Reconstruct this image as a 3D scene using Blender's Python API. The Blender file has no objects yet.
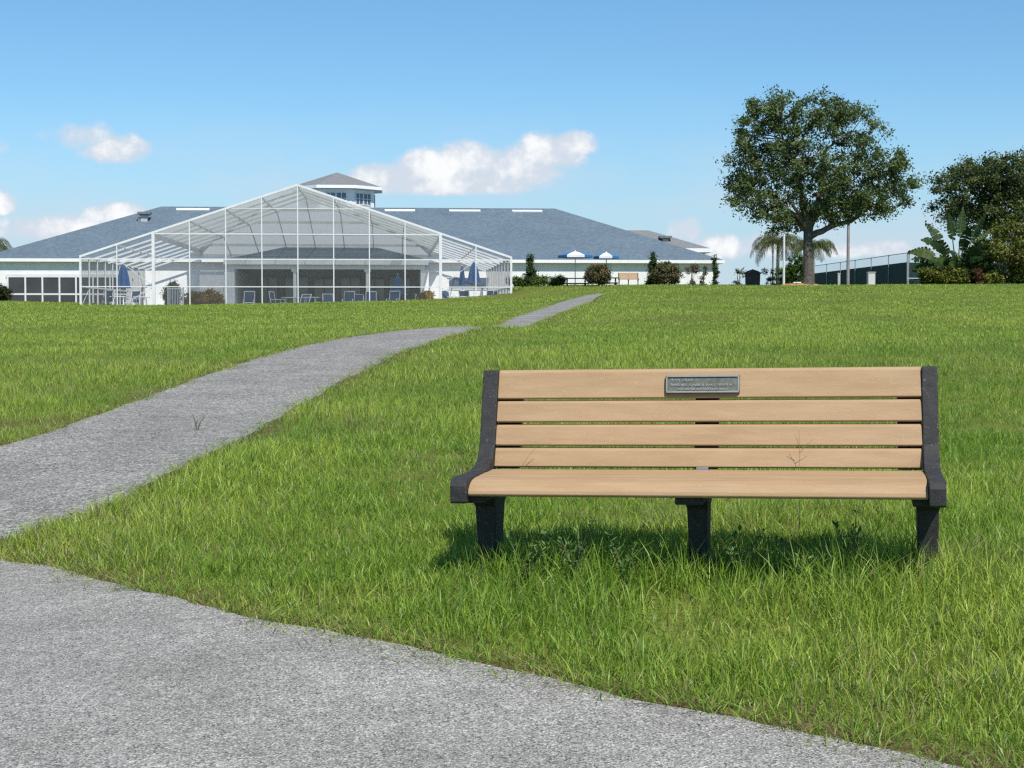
import bpy, math, random
import numpy as np
from mathutils import Vector, Matrix

R = math.radians
random.seed(7)
rng = np.random.default_rng(7)
scene = bpy.context.scene
COL = scene.collection

# ------------------------------------------------------------------ camera
EYE = 1.24
FPX = 1600.0
HORIZON = 317.0
PITCH = math.atan((384.0 - HORIZON) / FPX)
cam_data = bpy.data.cameras.new("camera")
cam_data.sensor_width = 36.0
cam_data.lens = FPX / 1024.0 * 36.0
cam_data.clip_start = 0.05
cam_data.clip_end = 9000
cam = bpy.data.objects.new("camera", cam_data)
COL.objects.link(cam)
cam.location = (0, 0, EYE)
cam.rotation_euler = (math.pi / 2 - PITCH, 0, 0)
scene.camera = cam

# ------------------------------------------------------------------ light
SUN_EL = R(55)
SUN_AZ = math.atan2(0.25, -0.56)        # from +Y towards +X: behind the camera, to its right
sun_dir = Vector((math.sin(SUN_AZ) * math.cos(SUN_EL), math.cos(SUN_AZ) * math.cos(SUN_EL), math.sin(SUN_EL)))
sd = bpy.data.lights.new("sun", 'SUN')
sd.energy = 4.0
sd.angle = R(0.53)
sd.color = (1.0, 0.955, 0.88)
so = bpy.data.objects.new("sun", sd)
COL.objects.link(so)
so.rotation_euler = (-sun_dir).to_track_quat('-Z', 'Y').to_euler()
so.location = (20, -20, 60)

scene.view_settings.view_transform = 'Standard'
scene.view_settings.look = 'None'
scene.view_settings.exposure = 0.42
scene.view_settings.gamma = 1.0
scene.view_settings.use_curve_mapping = False
scene.render.engine = 'CYCLES'
cy = scene.cycles
cy.max_bounces = 6
cy.diffuse_bounces = 3
cy.glossy_bounces = 2
cy.transmission_bounces = 3
cy.transparent_max_bounces = 28
cy.caustics_reflective = False
cy.caustics_refractive = False
cy.sample_clamp_indirect = 6.0
cy.use_denoising = False
cy.filter_width = 1.35

# ------------------------------------------------------------------ node helper
class NT:
    def __init__(self, tree):
        self.t = tree
        self.l = tree.links
    def n(self, typ, **kw):
        nd = self.t.nodes.new(typ)
        for k, v in kw.items():
            setattr(nd, k, v)
        return nd
    def put(self, sock, v):
        if hasattr(v, 'is_output') or isinstance(v, bpy.types.NodeSocket):
            self.l.new(v, sock)
        else:
            sock.default_value = v
    def m(self, op, a, b=0.0, c=0.0, clamp=False):
        nd = self.n('ShaderNodeMath', operation=op)
        nd.use_clamp = clamp
        self.put(nd.inputs[0], a)
        self.put(nd.inputs[1], b)
        self.put(nd.inputs[2], c)
        return nd.outputs[0]
    def noise(self, vec, scale, detail=4.0, rough=0.5, dist=0.0):
        nd = self.n('ShaderNodeTexNoise')
        if vec is not None:
            self.l.new(vec, nd.inputs['Vector'])
        nd.inputs['Scale'].default_value = scale
        nd.inputs['Detail'].default_value = detail
        nd.inputs['Roughness'].default_value = rough
        nd.inputs['Distortion'].default_value = dist
        return nd.outputs['Fac']
    def ramp(self, fac, stops):
        nd = self.n('ShaderNodeValToRGB')
        el = nd.color_ramp.elements
        while len(el) < len(stops):
            el.new(0.5)
        for e, (p, c) in zip(el, stops):
            e.position = p
            e.color = (*c, 1) if len(c) == 3 else c
        self.put(nd.inputs[0], fac)
        return nd.outputs[0]
    def mix(self, fac, a, b, mode='MIX'):
        nd = self.n('ShaderNodeMix', data_type='RGBA', blend_type=mode)
        self.put(nd.inputs[0], fac)
        for s, v in ((nd.inputs[6], a), (nd.inputs[7], b)):
            if isinstance(v, tuple):
                s.default_value = (*v[:3], 1)
            else:
                self.l.new(v, s)
        return nd.outputs[2]
    def smooth(self, v, lo, hi):
        nd = self.n('ShaderNodeMapRange', interpolation_type='SMOOTHSTEP')
        self.put(nd.inputs[0], v)
        nd.inputs[1].default_value = lo
        nd.inputs[2].default_value = hi
        return nd.outputs[0]

# ------------------------------------------------------------------ world: sky with cumulus
world = bpy.data.worlds.new("World")
scene.world = world
world.use_nodes = True
w = NT(world.node_tree)
for nd in list(world.node_tree.nodes):
    world.node_tree.nodes.remove(nd)
sky = w.n('ShaderNodeTexSky', sky_type='NISHITA')
sky.sun_disc = False
sky.sun_elevation = SUN_EL
sky.sun_rotation = SUN_AZ
sky.altitude = 20
sky.air_density = 1.0
sky.dust_density = 0.1
sky.ozone_density = 4.0
SKY_STRENGTH = 0.092
tc = w.n('ShaderNodeTexCoord')
sep = w.n('ShaderNodeSeparateXYZ')
w.l.new(tc.outputs['Generated'], sep.inputs[0])
dx, dy, dz = sep.outputs
ysafe = w.m('MAXIMUM', dy, 0.05)
cu = w.m('DIVIDE', dx, ysafe)
cv = w.m('DIVIDE', dz, ysafe)
comb = w.n('ShaderNodeCombineXYZ')
w.put(comb.inputs[0], cu)
w.put(comb.inputs[1], cv)
uv = comb.outputs[0]
n_big = w.noise(uv, 26.0, 7.0, 0.60)
n_fine = w.noise(uv, 95.0, 5.0, 0.6)
def cloud(px, py, rx, ry, soft=1.0):
    """one puff of cumulus at a compass direction and height, ragged by noise"""
    u0, v0 = (px - 512) / FPX, (HORIZON - py) / FPX
    a = w.m('DIVIDE', w.m('SUBTRACT', cu, u0), rx / FPX)
    b = w.m('DIVIDE', w.m('SUBTRACT', cv, v0), ry / FPX)
    b = w.m('MULTIPLY', b, w.m('ADD', 1.0, w.m('MULTIPLY', w.m('LESS_THAN', b, 0.0), 0.5)))   # flatter underside
    r2 = w.m('ADD', w.m('MULTIPLY', a, a), w.m('MULTIPLY', b, b))
    return w.m('MULTIPLY', w.m('SUBTRACT', 1.0, r2), soft)
puffs = [(388, 180, 40, 16, 1), (430, 174, 40, 22, 1), (466, 168, 36, 24, 1), (490, 180, 56, 18, 1), (520, 172, 42, 26, 1),
         (546, 157, 36, 22, 1), (570, 147, 25, 15, 1), (450, 188, 95, 12, 1),
         (118, 153, 34, 17, .8), (85, 140, 30, 12, .35),
         (-8, 205, 26, 14, 1), (120, 216, 34, 13, 1), (60, 232, 60, 14, .8), (-20, 150, 26, 10, .5),
         (686, 232, 17, 15, .9), (720, 250, 34, 14, .8), (770, 246, 30, 16, .7), (880, 250, 26, 10, .8), (840, 252, 24, 9, .8),
         (1150, 150, 70, 40, 1), (-180, 190, 80, 36, 1)]
acc = None
for p in puffs:
    c_ = cloud(*p)
    acc = c_ if acc is None else w.m('SMOOTH_MAX', acc, c_, 0.35)
dens = w.m('ADD', acc, w.m('MULTIPLY', w.m('SUBTRACT', n_big, 0.53), 3.4))
dens = w.m('ADD', dens, w.m('MULTIPLY', w.m('SUBTRACT', n_fine, 0.5), 0.9))
cmask = w.m('MULTIPLY', w.smooth(dens, -0.62, 0.45), 0.97)
# thin high veil towards the horizon
stretch = w.n('ShaderNodeCombineXYZ')
w.put(stretch.inputs[0], cu)
w.put(stretch.inputs[1], w.m('MULTIPLY', cv, 3.5))
veil_n = w.noise(stretch.outputs[0], 9.0, 5.0, 0.55)
veil = w.m('MULTIPLY', w.smooth(veil_n, 0.36, 0.74), w.smooth(cv, 0.15, 0.02))
veil = w.m('MULTIPLY', veil, 0.75)
shade = w.smooth(w.m('ADD', n_big, w.m('MULTIPLY', w.m('SUBTRACT', dens, 0.6), 0.14)), 0.40, 0.66)
ccol = w.mix(shade, (5.4, 5.95, 6.7), (8.0, 8.05, 8.1))
skyc = w.n('ShaderNodeHueSaturation')
skyc.inputs['Hue'].default_value = 0.5
skyc.inputs['Saturation'].default_value = 1.04
skyc.inputs['Value'].default_value = 1.0
w.l.new(w.mix(1.0, sky.outputs[0], (0.77, 0.98, 1.06), 'MULTIPLY'), skyc.inputs['Color'])
c0 = w.mix(w.m('MULTIPLY', w.smooth(cv, 0.15, -0.01), 0.80), skyc.outputs[0], (3.7, 4.75, 6.1))
c1 = w.mix(veil, c0, (5.0, 5.7, 6.6))
front = w.m('GREATER_THAN', dy, 0.06)
c2 = w.mix(w.m('MULTIPLY', cmask, front), c1, ccol)
bg = w.n('ShaderNodeBackground')
bg.inputs['Strength'].default_value = SKY_STRENGTH
w.l.new(c2, bg.inputs['Color'])
wo = w.n('ShaderNodeOutputWorld')
w.l.new(bg.outputs[0], wo.inputs['Surface'])

# ------------------------------------------------------------------ pixels, terrain
F_ = Vector((0, math.cos(PITCH), -math.sin(PITCH)))
U_ = Vector((0, math.sin(PITCH), math.cos(PITCH)))
def ray(px, py):
    d = F_ + U_ * ((384 - py) / FPX) + Vector(((px - 512) / FPX, 0, 0))
    return d / d.y
def P(px, py, d):
    return Vector((0, 0, EYE)) + ray(px, py) * d

G = 0.075     # grass standing on the ground raises what one sees of it
ctrl = []
def cp(px, py, d, grass=True):
    p = P(px, py, d)
    ctrl.append((p.x, p.y, p.z - (G if grass else 0)))
for q in [(0, 558, 8.1), (260, 619, 6.2), (512, 768, 4.4), (960, 768, 4.4), (0, 750, 4.6), (690, 708, 4.95), (-300, 768, 4.6), (1300, 768, 4.3),
          (-300, 520, 9.0), (0, 490, 10.5), (0, 450, 12.0), (130, 484, 9.7), (250, 420, 14.0), (350, 368, 20.0), (200, 378, 18.5),
          (300, 347, 24.0), (400, 331.5, 28.5), (440, 335, 27.0), (470, 327.3, 29.5), (484, 329.6, 33.5), (498, 327.5, 37.0), (514, 319.0, 43.0), (548, 310, 51.0), (580, 303, 60.0), (591, 297.5, 70.0)]:
    cp(*q, grass=False)
for q in [(470, 571, 6.5), (930, 568, 6.4), (700, 466, 9.8), (1000, 460, 9.8), (1300, 460, 9.8), (620, 400, 14), (760, 398, 14), (1000, 395, 14), (1250, 395, 14),
          (560, 352, 20), (760, 347, 20), (1000, 346, 20), (500, 329.5, 27.5), (512, 325.0, 30.5), (560, 330, 29), (760, 329, 30), (1000, 328, 30), (1250, 328, 30),
          (640, 309, 45), (800, 308, 45), (1000, 308, 45), (1250, 308, 45), (650, 296, 62), (800, 296, 62), (1000, 296, 62), (1250, 296, 62),
          (515, 286, 97), (533, 284.8, 95), (560, 284.5, 95), (620, 284, 94), (700, 284, 92), (807, 284.5, 87), (900, 284, 90), (1010, 284, 90), (1200, 284, 90),
          (-150, 380, 17), (0, 380, 17), (-150, 340, 27), (0, 340, 27), (100, 338, 30), (0, 318, 48), (200, 317, 48), (380, 315, 48), (-150, 318, 48),
          (-120, 301, 100), (0, 300, 100), (80, 304, 87), (250, 303, 87), (400, 300, 87), (511, 298, 87), (470, 312, 52)]:
    cp(*q)
for x, y, z in [(-45, 116, .72), (-20, 116, .78), (0, 116, .78), (12, 122, 1.0), (25, 118, 1.2), (50, 120, 1.2), (-60, 200, 0.5), (0, 200, 0.4), (70, 200, 0.4), (34, 106, 1.35)]:
    ctrl.append((x, y, EYE + z))
ctrl = np.array(ctrl)
def warp(X, Y):
    Yc = np.clip(Y, 3.6, 210.0)
    a = np.clip(X / (0.32 * (Yc + 2.0)), -1.75, 1.75)
    b = np.log(Yc) * 1.25
    return a, b
ca, cb = warp(ctrl[:, 0], ctrl[:, 1])
def tps_k(r2):
    return 0.5 * r2 * np.log(r2 + 1e-12)
nC = len(ctrl)
K = tps_k((ca[:, None] - ca[None]) ** 2 + (cb[:, None] - cb[None]) ** 2) + np.eye(nC) * 0.004
Q = np.stack([np.ones(nC), ca, cb], 1)
A_ = np.block([[K, Q], [Q.T, np.zeros((3, 3))]])
# interpolate angle below the eye rather than height: keeps near and far equally exact
tv = (ctrl[:, 2] - EYE) / (ctrl[:, 1] + 3.0)
sol = np.linalg.solve(A_, np.concatenate([tv, np.zeros(3)]))
def H(X, Y):
    X = np.asarray(X, float); Y = np.asarray(Y, float)
    sh = np.broadcast(X, Y).shape
    Xf = np.broadcast_to(X, sh).ravel(); Yf = np.broadcast_to(Y, sh).ravel()
    out = np.empty(Xf.size)
    for i in range(0, Xf.size, 60000):
        s = slice(i, i + 60000)
        a, b = warp(Xf[s], Yf[s])
        k = tps_k((a[:, None] - ca[None]) ** 2 + (b[:, None] - cb[None]) ** 2)
        t = k @ sol[:nC] + sol[nC] + sol[nC + 1] * a + sol[nC + 2] * b
        out[s] = EYE + t * (np.clip(Yf[s], 3.6, 210.0) + 3.0)
    return out.reshape(sh)
def h1(x, y):
    return float(H(np.array([x]), np.array([y]))[0])
def hit(px, py, dmin=3.0, dmax=120.0):
    r = ray(px, py)
    ds = np.exp(np.linspace(math.log(dmin), math.log(dmax), 1500))
    f = EYE + r.z * ds - H(r.x * ds, ds)
    k = np.argmax(f < 0) if (f < 0).any() else int(np.argmin(f))
    d = ds[k]
    return np.array([r.x * d, d])
def G3(px, d, dz=0.0):
    """a point standing on the ground in the compass direction of px at distance d"""
    x = ray(px, 384).x * d
    return Vector((x, d, h1(x, d) + dz))

def vnoise(x, y, seed=0):
    xi = np.floor(x).astype(np.int64); yi = np.floor(y).astype(np.int64)
    xf = x - xi; yf = y - yi
    def hsh(i, j):
        n = (i * 374761393 + j * 668265263 + seed * 974634777) & 0x7fffffff
        n = ((n ^ (n >> 13)) * 1274126177) & 0x7fffffff
        return ((n ^ (n >> 16)) & 0xffff) / 65535.0
    u = xf * xf * (3 - 2 * xf); v = yf * yf * (3 - 2 * yf)
    a = hsh(xi, yi); b = hsh(xi + 1, yi); c = hsh(xi, yi + 1); d = hsh(xi + 1, yi + 1)
    return (a * (1 - u) + b * u) * (1 - v) + (c * (1 - u) + d * u) * v
def fbm(x, y, seed=0, oct=3):
    s = 0; a = .5; t = 0
    for k in range(oct):
        s = s + a * vnoise(x * 2 ** k, y * 2 ** k, seed + k); t += a; a *= .5
    return s / t

# ------------------------------------------------------------------ mesh helpers
def raw_mesh(name, verts, polys_flat, sizes, mat=None, smooth=False, cols=None):
    me = bpy.data.meshes.new(name)
    nv = len(verts); nl = len(polys_flat); nf = len(sizes)
    me.vertices.add(nv); me.loops.add(nl); me.polygons.add(nf)
    me.vertices.foreach_set('co', np.asarray(verts, np.float32).ravel())
    me.loops.foreach_set('vertex_index', np.asarray(polys_flat, np.int32))
    st = np.concatenate([[0], np.cumsum(sizes)[:-1]]).astype(np.int32)
    me.polygons.foreach_set('loop_start', st)
    me.polygons.foreach_set('loop_total', np.asarray(sizes, np.int32))
    if smooth:
        me.polygons.foreach_set('use_smooth', np.ones(nf, bool))
    me.update(calc_edges=True)
    if cols is not None:
        at = me.color_attributes.new('tint', 'FLOAT_COLOR', 'POINT')
        c4 = np.ones((nv, 4), np.float32); c4[:, :3] = cols
        at.data.foreach_set('color', c4.ravel())
    if mat:
        me.materials.append(mat)
    return me

def link(name, me, parent=None, label=None):
    o = bpy.data.objects.new(name, me)
    COL.objects.link(o)
    if parent is not None:
        o.parent = parent
    if label:
        o['label'] = label
    return o
def tag(o, label, cat, group=None):
    o['label'] = label; o['category'] = cat
    if group:
        o['group'] = group
    return o
def thing(name, label, cat, loc=(0, 0, 0), rotz=0.0, group=None):
    o = bpy.data.objects.new(name, None)
    o.empty_display_size = 0.2
    COL.objects.link(o)
    o.location = loc; o.rotation_euler = (0, 0, rotz)
    return tag(o, label, cat, group)
def copy_thing(src, label, loc, rotz=0.0, scale=None, group=None):
    c = src.copy(); COL.objects.link(c)
    c.location = loc; c.rotation_euler = (0, 0, rotz); c['label'] = label
    if group:
        c['group'] = group
    if scale:
        c.scale = scale
    for ch in list(src.children):
        d = ch.copy(); COL.objects.link(d); d.parent = c
        for g in list(ch.children):
            e = g.copy(); COL.objects.link(e); e.parent = d
    return c

class MB:
    def __init__(s):
        s.v = []; s.f = []
    def add(s, vs, fs):
        k = len(s.v)
        s.v += [tuple(p) for p in vs]
        s.f += [tuple(i + k for i in f) for f in fs]
        return s
    def box(s, c, size, rot=None):
        hx, hy, hz = (q / 2 for q in size)
        pts = [Vector((x, y, z)) for x in (-hx, hx) for y in (-hy, hy) for z in (-hz, hz)]
        if rot is not None:
            pts = [rot @ p for p in pts]
        c = Vector(c)
        return s.add([p + c for p in pts], [(0, 1, 3, 2), (4, 6, 7, 5), (0, 4, 5, 1), (2, 3, 7, 6), (0, 2, 6, 4), (1, 5, 7, 3)])
    def span(s, x0, x1, y0, y1, z0, z1):
        return s.box(((x0 + x1) / 2, (y0 + y1) / 2, (z0 + z1) / 2), (x1 - x0, y1 - y0, z1 - z0))
    def bar(s, a, b, wd, ht, up=(0, 0, 1)):
        a = Vector(a); b = Vector(b); d = (b - a)
        L = d.length; d.normalize(); up = Vector(up)
        if abs(d.dot(up)) > .98:
            up = Vector((0, 1, 0))
        x = d.cross(up).normalized(); z = x.cross(d)
        rot = Matrix((x, d, z)).transposed()
        return s.box((a + b) / 2, (wd, L, ht), rot)
    def tube(s, pts, rad, n=8, caps=True):
        pts = [Vector(p) for p in pts]
        if not hasattr(rad, '__len__'):
            rad = [rad] * len(pts)
        vs = []; fs = []
        px = None
        for i, p in enumerate(pts):
            t = (pts[min(i + 1, len(pts) - 1)] - pts[max(i - 1, 0)]).normalized()
            if px is None:
                px = t.orthogonal().normalized()
            px = (px - t * px.dot(t)).normalized()
            py = t.cross(px)
            for k in range(n):
                a = 2 * math.pi * k / n
                vs.append(p + (px * math.cos(a) + py * math.sin(a)) * rad[i])
        for i in range(len(pts) - 1):
            for k in range(n):
                k2 = (k + 1) % n
                fs.append((i * n + k, i * n + k2, (i + 1) * n + k2, (i + 1) * n + k))
        if caps:
            fs.append(tuple(reversed(range(n))))
            fs.append(tuple(range((len(pts) - 1) * n, len(pts) * n)))
        return s.add(vs, fs)
    def lathe(s, prof, n=16, c=(0, 0, 0), wob=None):
        vs = []; fs = []
        for i, (r, z) in enumerate(prof):
            for k in range(n):
                a = 2 * math.pi * k / n
                q = r * (1 + (wob(k, i) if wob else 0))
                vs.append((c[0] + q * math.cos(a), c[1] + q * math.sin(a), c[2] + z))
        for i in range(len(prof) - 1):
            for k in range(n):
                k2 = (k + 1) % n
                fs.append((i * n + k, i * n + k2, (i + 1) * n + k2, (i + 1) * n + k))
        fs.append(tuple(reversed(range(n)))); fs.append(tuple(range((len(prof) - 1) * n, len(prof) * n)))
        return s.add(vs, fs)
    def prism_x(s, poly, x0, x1):
        n = len(poly)
        vs = [(x0, y, z) for y, z in poly] + [(x1, y, z) for y, z in poly]
        fs = [tuple(reversed(range(n))), tuple(range(n, 2 * n))] + [(i, (i + 1) % n, n + (i + 1) % n, n + i) for i in range(n)]
        return s.add(vs, fs)
    def quad(s, a, b, c, d):
        return s.add([a, b, c, d], [(0, 1, 2, 3)])
    def build(s, name, mat, parent=None, smooth=False, bevel=0.0, label=None, seg=2):
        me = bpy.data.meshes.new(name)
        me.from_pydata([tuple(p) for p in s.v], [], s.f)
        me.update()
        import bmesh
        bm = bmesh.new(); bm.from_mesh(me)
        bmesh.ops.recalc_face_normals(bm, faces=bm.faces)
        bm.to_mesh(me); bm.free()
        if smooth:
            me.polygons.foreach_set('use_smooth', np.ones(len(me.polygons), bool))
        me.materials.append(mat)
        o = link(name, me, parent, label)
        if bevel:
            md = o.modifiers.new('bevel', 'BEVEL'); md.width = bevel; md.segments = seg; md.limit_method = 'ANGLE'; md.angle_limit = R(40)
        return o

# ------------------------------------------------------------------ materials
def mat(name, c1, c2=None, scale=8.0, rough=0.7, detail=5.0, lo=0.3, hi=0.7, bump=0.0, bscale=None, metal=0.0, spec=0.4, coord='Object'):
    m_ = bpy.data.materials.new(name); m_.use_nodes = True
    t = NT(m_.node_tree)
    bs = m_.node_tree.nodes['Principled BSDF']
    bs.inputs['Roughness'].default_value = rough
    bs.inputs['Metallic'].default_value = metal
    bs.inputs['Specular IOR Level'].default_value = spec
    co = t.n('ShaderNodeTexCoord').outputs[coord]
    if c2 is None:
        c2 = tuple(min(1, q * 1.12) for q in c1)
        c1 = tuple(q * 0.9 for q in c1)
    nz = t.noise(co, scale, detail)
    t.l.new(t.ramp(nz, [(lo, c1), (hi, c2)]), bs.inputs['Base Color'])
    if bump:
        b = t.n('ShaderNodeBump'); b.inputs['Strength'].default_value = bump; b.inputs['Distance'].default_value = 0.01
        t.l.new(t.noise(co, bscale or scale * 6, 4), b.inputs['Height'])
        t.l.new(b.outputs[0], bs.inputs['Normal'])
    return m_

def leaf_mat(name, rough=0.55, trans=0.3, spec=0.14):
    m_ = bpy.data.materials.new(name); m_.use_nodes = True
    t = NT(m_.node_tree)
    bs = m_.node_tree.nodes['Principled BSDF']
    at = t.n('ShaderNodeAttribute'); at.attribute_name = 'tint'
    bs.inputs['Roughness'].default_value = rough
    bs.inputs['Specular IOR Level'].default_value = spec
    t.l.new(at.outputs['Color'], bs.inputs['Base Color'])
    tr = t.n('ShaderNodeBsdfTranslucent')
    t.l.new(t.mix(0.6, at.outputs['Color'], (1.0, 1.0, 0.35), 'MULTIPLY'), tr.inputs['Color'])
    mx = t.n('ShaderNodeMixShader'); mx.inputs[0].default_value = trans
    t.l.new(bs.outputs[0], mx.inputs[1]); t.l.new(tr.outputs[0], mx.inputs[2])
    t.l.new(mx.outputs[0], m_.node_tree.nodes['Material Output'].inputs['Surface'])
    return m_

def screen_mat(name, col, opacity):
    """woven insect screen: mostly holes, thin threads that take the light from both sides"""
    m_ = bpy.data.materials.new(name); m_.use_nodes = True
    t = NT(m_.node_tree)
    for nd in list(m_.node_tree.nodes):
        if nd.type == 'BSDF_PRINCIPLED':
            m_.node_tree.nodes.remove(nd)
    df = t.n('ShaderNodeBsdfDiffuse'); df.inputs[0].default_value = (*col, 1)
    tl = t.n('ShaderNodeBsdfTranslucent'); tl.inputs[0].default_value = (*col, 1)
    m1 = t.n('ShaderNodeMixShader'); m1.inputs[0].default_value = 0.5
    t.l.new(df.outputs[0], m1.inputs[1]); t.l.new(tl.outputs[0], m1.inputs[2])
    tp = t.n('ShaderNodeBsdfTransparent')
    m2 = t.n('ShaderNodeMixShader')
    co = t.n('ShaderNodeTexCoord').outputs['Object']
    t.l.new(t.m('ADD', opacity * .8, t.m('MULTIPLY', t.noise(co, 0.7, 4), opacity * .4)), m2.inputs[0])
    t.l.new(tp.outputs[0], m2.inputs[1]); t.l.new(m1.outputs[0], m2.inputs[2])
    t.l.new(m2.outputs[0], m_.node_tree.nodes['Material Output'].inputs['Surface'])
    return m_

def glass_mat(name, col=(0.05, 0.07, 0.09)):
    return mat(name, col, tuple(q * 1.5 for q in col), 1.5, 0.12, spec=0.6)

M = {}
# ground
def make_ground_mat():
    m_ = bpy.data.materials.new('turf_soil'); m_.use_nodes = True
    t = NT(m_.node_tree); bs = m_.node_tree.nodes['Principled BSDF']
    bs.inputs['Roughness'].default_value = 0.95; bs.inputs['Specular IOR Level'].default_value = 0.1
    co = t.n('ShaderNodeTexCoord').outputs['Object']
    green = t.ramp(t.noise(co, 0.45, 6, 0.65), [(.3, (.110, .140, .026)), (.7, (.190, .215, .048))])
    fine = t.ramp(t.noise(co, 38, 4, .7), [(.25, (.45, .45, .45)), (.75, (1.3, 1.3, 1.2))])
    g2 = t.mix(1.0, green, fine, 'MULTIPLY')
    soil = t.ramp(t.noise(co, 22, 6, .7), [(.3, (.042, .028, .014)), (.55, (.115, .078, .038)), (.75, (.23, .165, .085))])
    at = t.n('ShaderNodeAttribute'); at.attribute_name = 'tint'
    sp = t.n('ShaderNodeSeparateColor'); t.l.new(at.outputs['Color'], sp.inputs[0])
    fac = t.m('ADD', sp.outputs[0], t.m('MULTIPLY', t.m('SUBTRACT', t.noise(co, 9, 4), .5), 0.8), clamp=True)
    t.l.new(t.mix(fac, g2, soil), bs.inputs['Base Color'])
    b = t.n('ShaderNodeBump'); b.inputs['Strength'].default_value = .7; b.inputs['Distance'].default_value = .03
    t.l.new(t.noise(co, 30, 4), b.inputs['Height']); t.l.new(b.outputs[0], bs.inputs['Normal'])
    return m_
M['ground'] = make_ground_mat()
def make_asphalt(name, dark, light, grit):
    m_ = bpy.data.materials.new(name); m_.use_nodes = True
    t = NT(m_.node_tree); bs = m_.node_tree.nodes['Principled BSDF']
    bs.inputs['Roughness'].default_value = 0.88; bs.inputs['Specular IOR Level'].default_value = 0.3
    co = t.n('ShaderNodeTexCoord').outputs['Object']
    base = t.ramp(t.noise(co, 1.3, 7, .62), [(.32, dark), (.68, light)])
    vo = t.n('ShaderNodeTexVoronoi'); vo.inputs['Scale'].default_value = grit; t.l.new(co, vo.inputs['Vector'])
    spx = t.n('ShaderNodeSeparateColor'); t.l.new(vo.outputs['Color'], spx.inputs[0])
    stone = t.ramp(spx.outputs[0], [(.0, (.22, .22, .22)), (.30, (.80, .80, .79)), (.75, (1.12, 1.11, 1.09)), (1.0, (2.0, 1.98, 1.92))])
    blot = t.ramp(t.noise(co, 14, 5, .65), [(.3, (.80, .80, .80)), (.7, (1.16, 1.16, 1.16))])
    c = t.mix(1.0, t.mix(1.0, base, stone, 'MULTIPLY'), blot, 'MULTIPLY')
    pit = t.smooth(t.noise(co, grit * .55, 3, .6), .60, .70)
    c = t.mix(t.m('MULTIPLY', pit, .65), c, (.07, .07, .072))
    stain = t.smooth(t.noise(co, 3.1, 6, .7), .60, .72)
    c = t.mix(t.m('MULTIPLY', stain, .30), c, (.11, .11, .11))
    t.l.new(c, bs.inputs['Base Color'])
    b = t.n('ShaderNodeBump'); b.inputs['Strength'].default_value = .55; b.inputs['Distance'].default_value = .006
    t.l.new(t.m('ADD', vo.outputs['Distance'], t.noise(co, grit * 1.4, 3)), b.inputs['Height']); t.l.new(b.outputs[0], bs.inputs['Normal'])
    return m_
M['asphalt'] = make_asphalt('worn_asphalt', (.250, .241, .219), (.335, .325, .299), 185)
M['asphalt_far'] = make_asphalt('coarse_asphalt', (.195, .188, .171), (.290, .281, .259), 82)

def make_slat_mat():
    m_ = bpy.data.materials.new('recycled_plank'); m_.use_nodes = True
    t = NT(m_.node_tree); bs = m_.node_tree.nodes['Principled BSDF']
    bs.inputs['Roughness'].default_value = 0.62; bs.inputs['Specular IOR Level'].default_value = 0.35
    co = t.n('ShaderNodeTexCoord').outputs['Object']
    mp = t.n('ShaderNodeMapping'); mp.inputs['Scale'].default_value = (1.2, 9, 9); t.l.new(co, mp.inputs[0])
    base = t.ramp(t.noise(mp.outputs[0], 3.0, 6, .6), [(.3, (.345, .220, .113)), (.7, (.425, .284, .158))])
    sp = t.smooth(t.noise(co, 170, 2, .5), .68, .76)
    c = t.mix(t.m('MULTIPLY', sp, .6), base, (.68, .58, .44))
    dk = t.smooth(t.noise(co, 60, 4, .6), .62, .75)
    c = t.mix(t.m('MULTIPLY', dk, .25), c, (.25, .16, .09))
    smear = t.smooth(t.noise(mp.outputs[0], .9, 6, .7), .55, .75)
    c = t.mix(t.m('MULTIPLY', smear, .22), c, (.30, .24, .18))
    t.l.new(c, bs.inputs['Base Color'])
    b = t.n('ShaderNodeBump'); b.inputs['Strength'].default_value = .25; b.inputs['Distance'].default_value = .004
    t.l.new(t.noise(mp.outputs[0], 40, 3), b.inputs['Height']); t.l.new(b.outputs[0], bs.inputs['Normal'])
    return m_
M['slat'] = make_slat_mat()
def make_black():
    m_ = bpy.data.materials.new('speckled_black'); m_.use_nodes = True
    t = NT(m_.node_tree); bs = m_.node_tree.nodes['Principled BSDF']
    bs.inputs['Roughness'].default_value = 0.75
    co = t.n('ShaderNodeTexCoord').outputs['Object']
    base = t.ramp(t.noise(co, 25, 5, .6), [(.3, (.014, .014, .014)), (.7, (.034, .033, .033))])
    sp = t.smooth(t.noise(co, 120, 2, .5), .66, .74)
    t.l.new(t.mix(t.m('MULTIPLY', sp, .7), base, (.24, .24, .25)), bs.inputs['Base Color'])
    b = t.n('ShaderNodeBump'); b.inputs['Strength'].default_value = .5; b.inputs['Distance'].default_value = .004
    t.l.new(t.noise(co, 110, 3), b.inputs['Height']); t.l.new(b.outputs[0], bs.inputs['Normal'])
    return m_
M['black'] = make_black()
M['plaque'] = mat('plaque_metal', (.10, .105, .085), (.19, .195, .16), 40, .45, metal=.5)
M['plaque_edge'] = mat('plaque_rim', (.34, .33, .29), None, 30, .4, metal=.5)
M['letter'] = mat('raised_letters', (.50, .49, .44), None, 60, .4, metal=.4)
M['bracket'] = mat('zinc_bracket', (.38, .39, .42), None, 20, .4, metal=.6)
M['white'] = mat('white_aluminium', (.64, .65, .66), (.74, .74, .74), 2, .45)
M['offwhite'] = mat('aluminium_bars', (.58, .59, .59), (.68, .68, .68), 2, .5)
M['wall'] = mat('painted_stucco', (.72, .72, .71), (.82, .82, .80), 1.2, .85, bump=.15, bscale=40)
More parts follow.
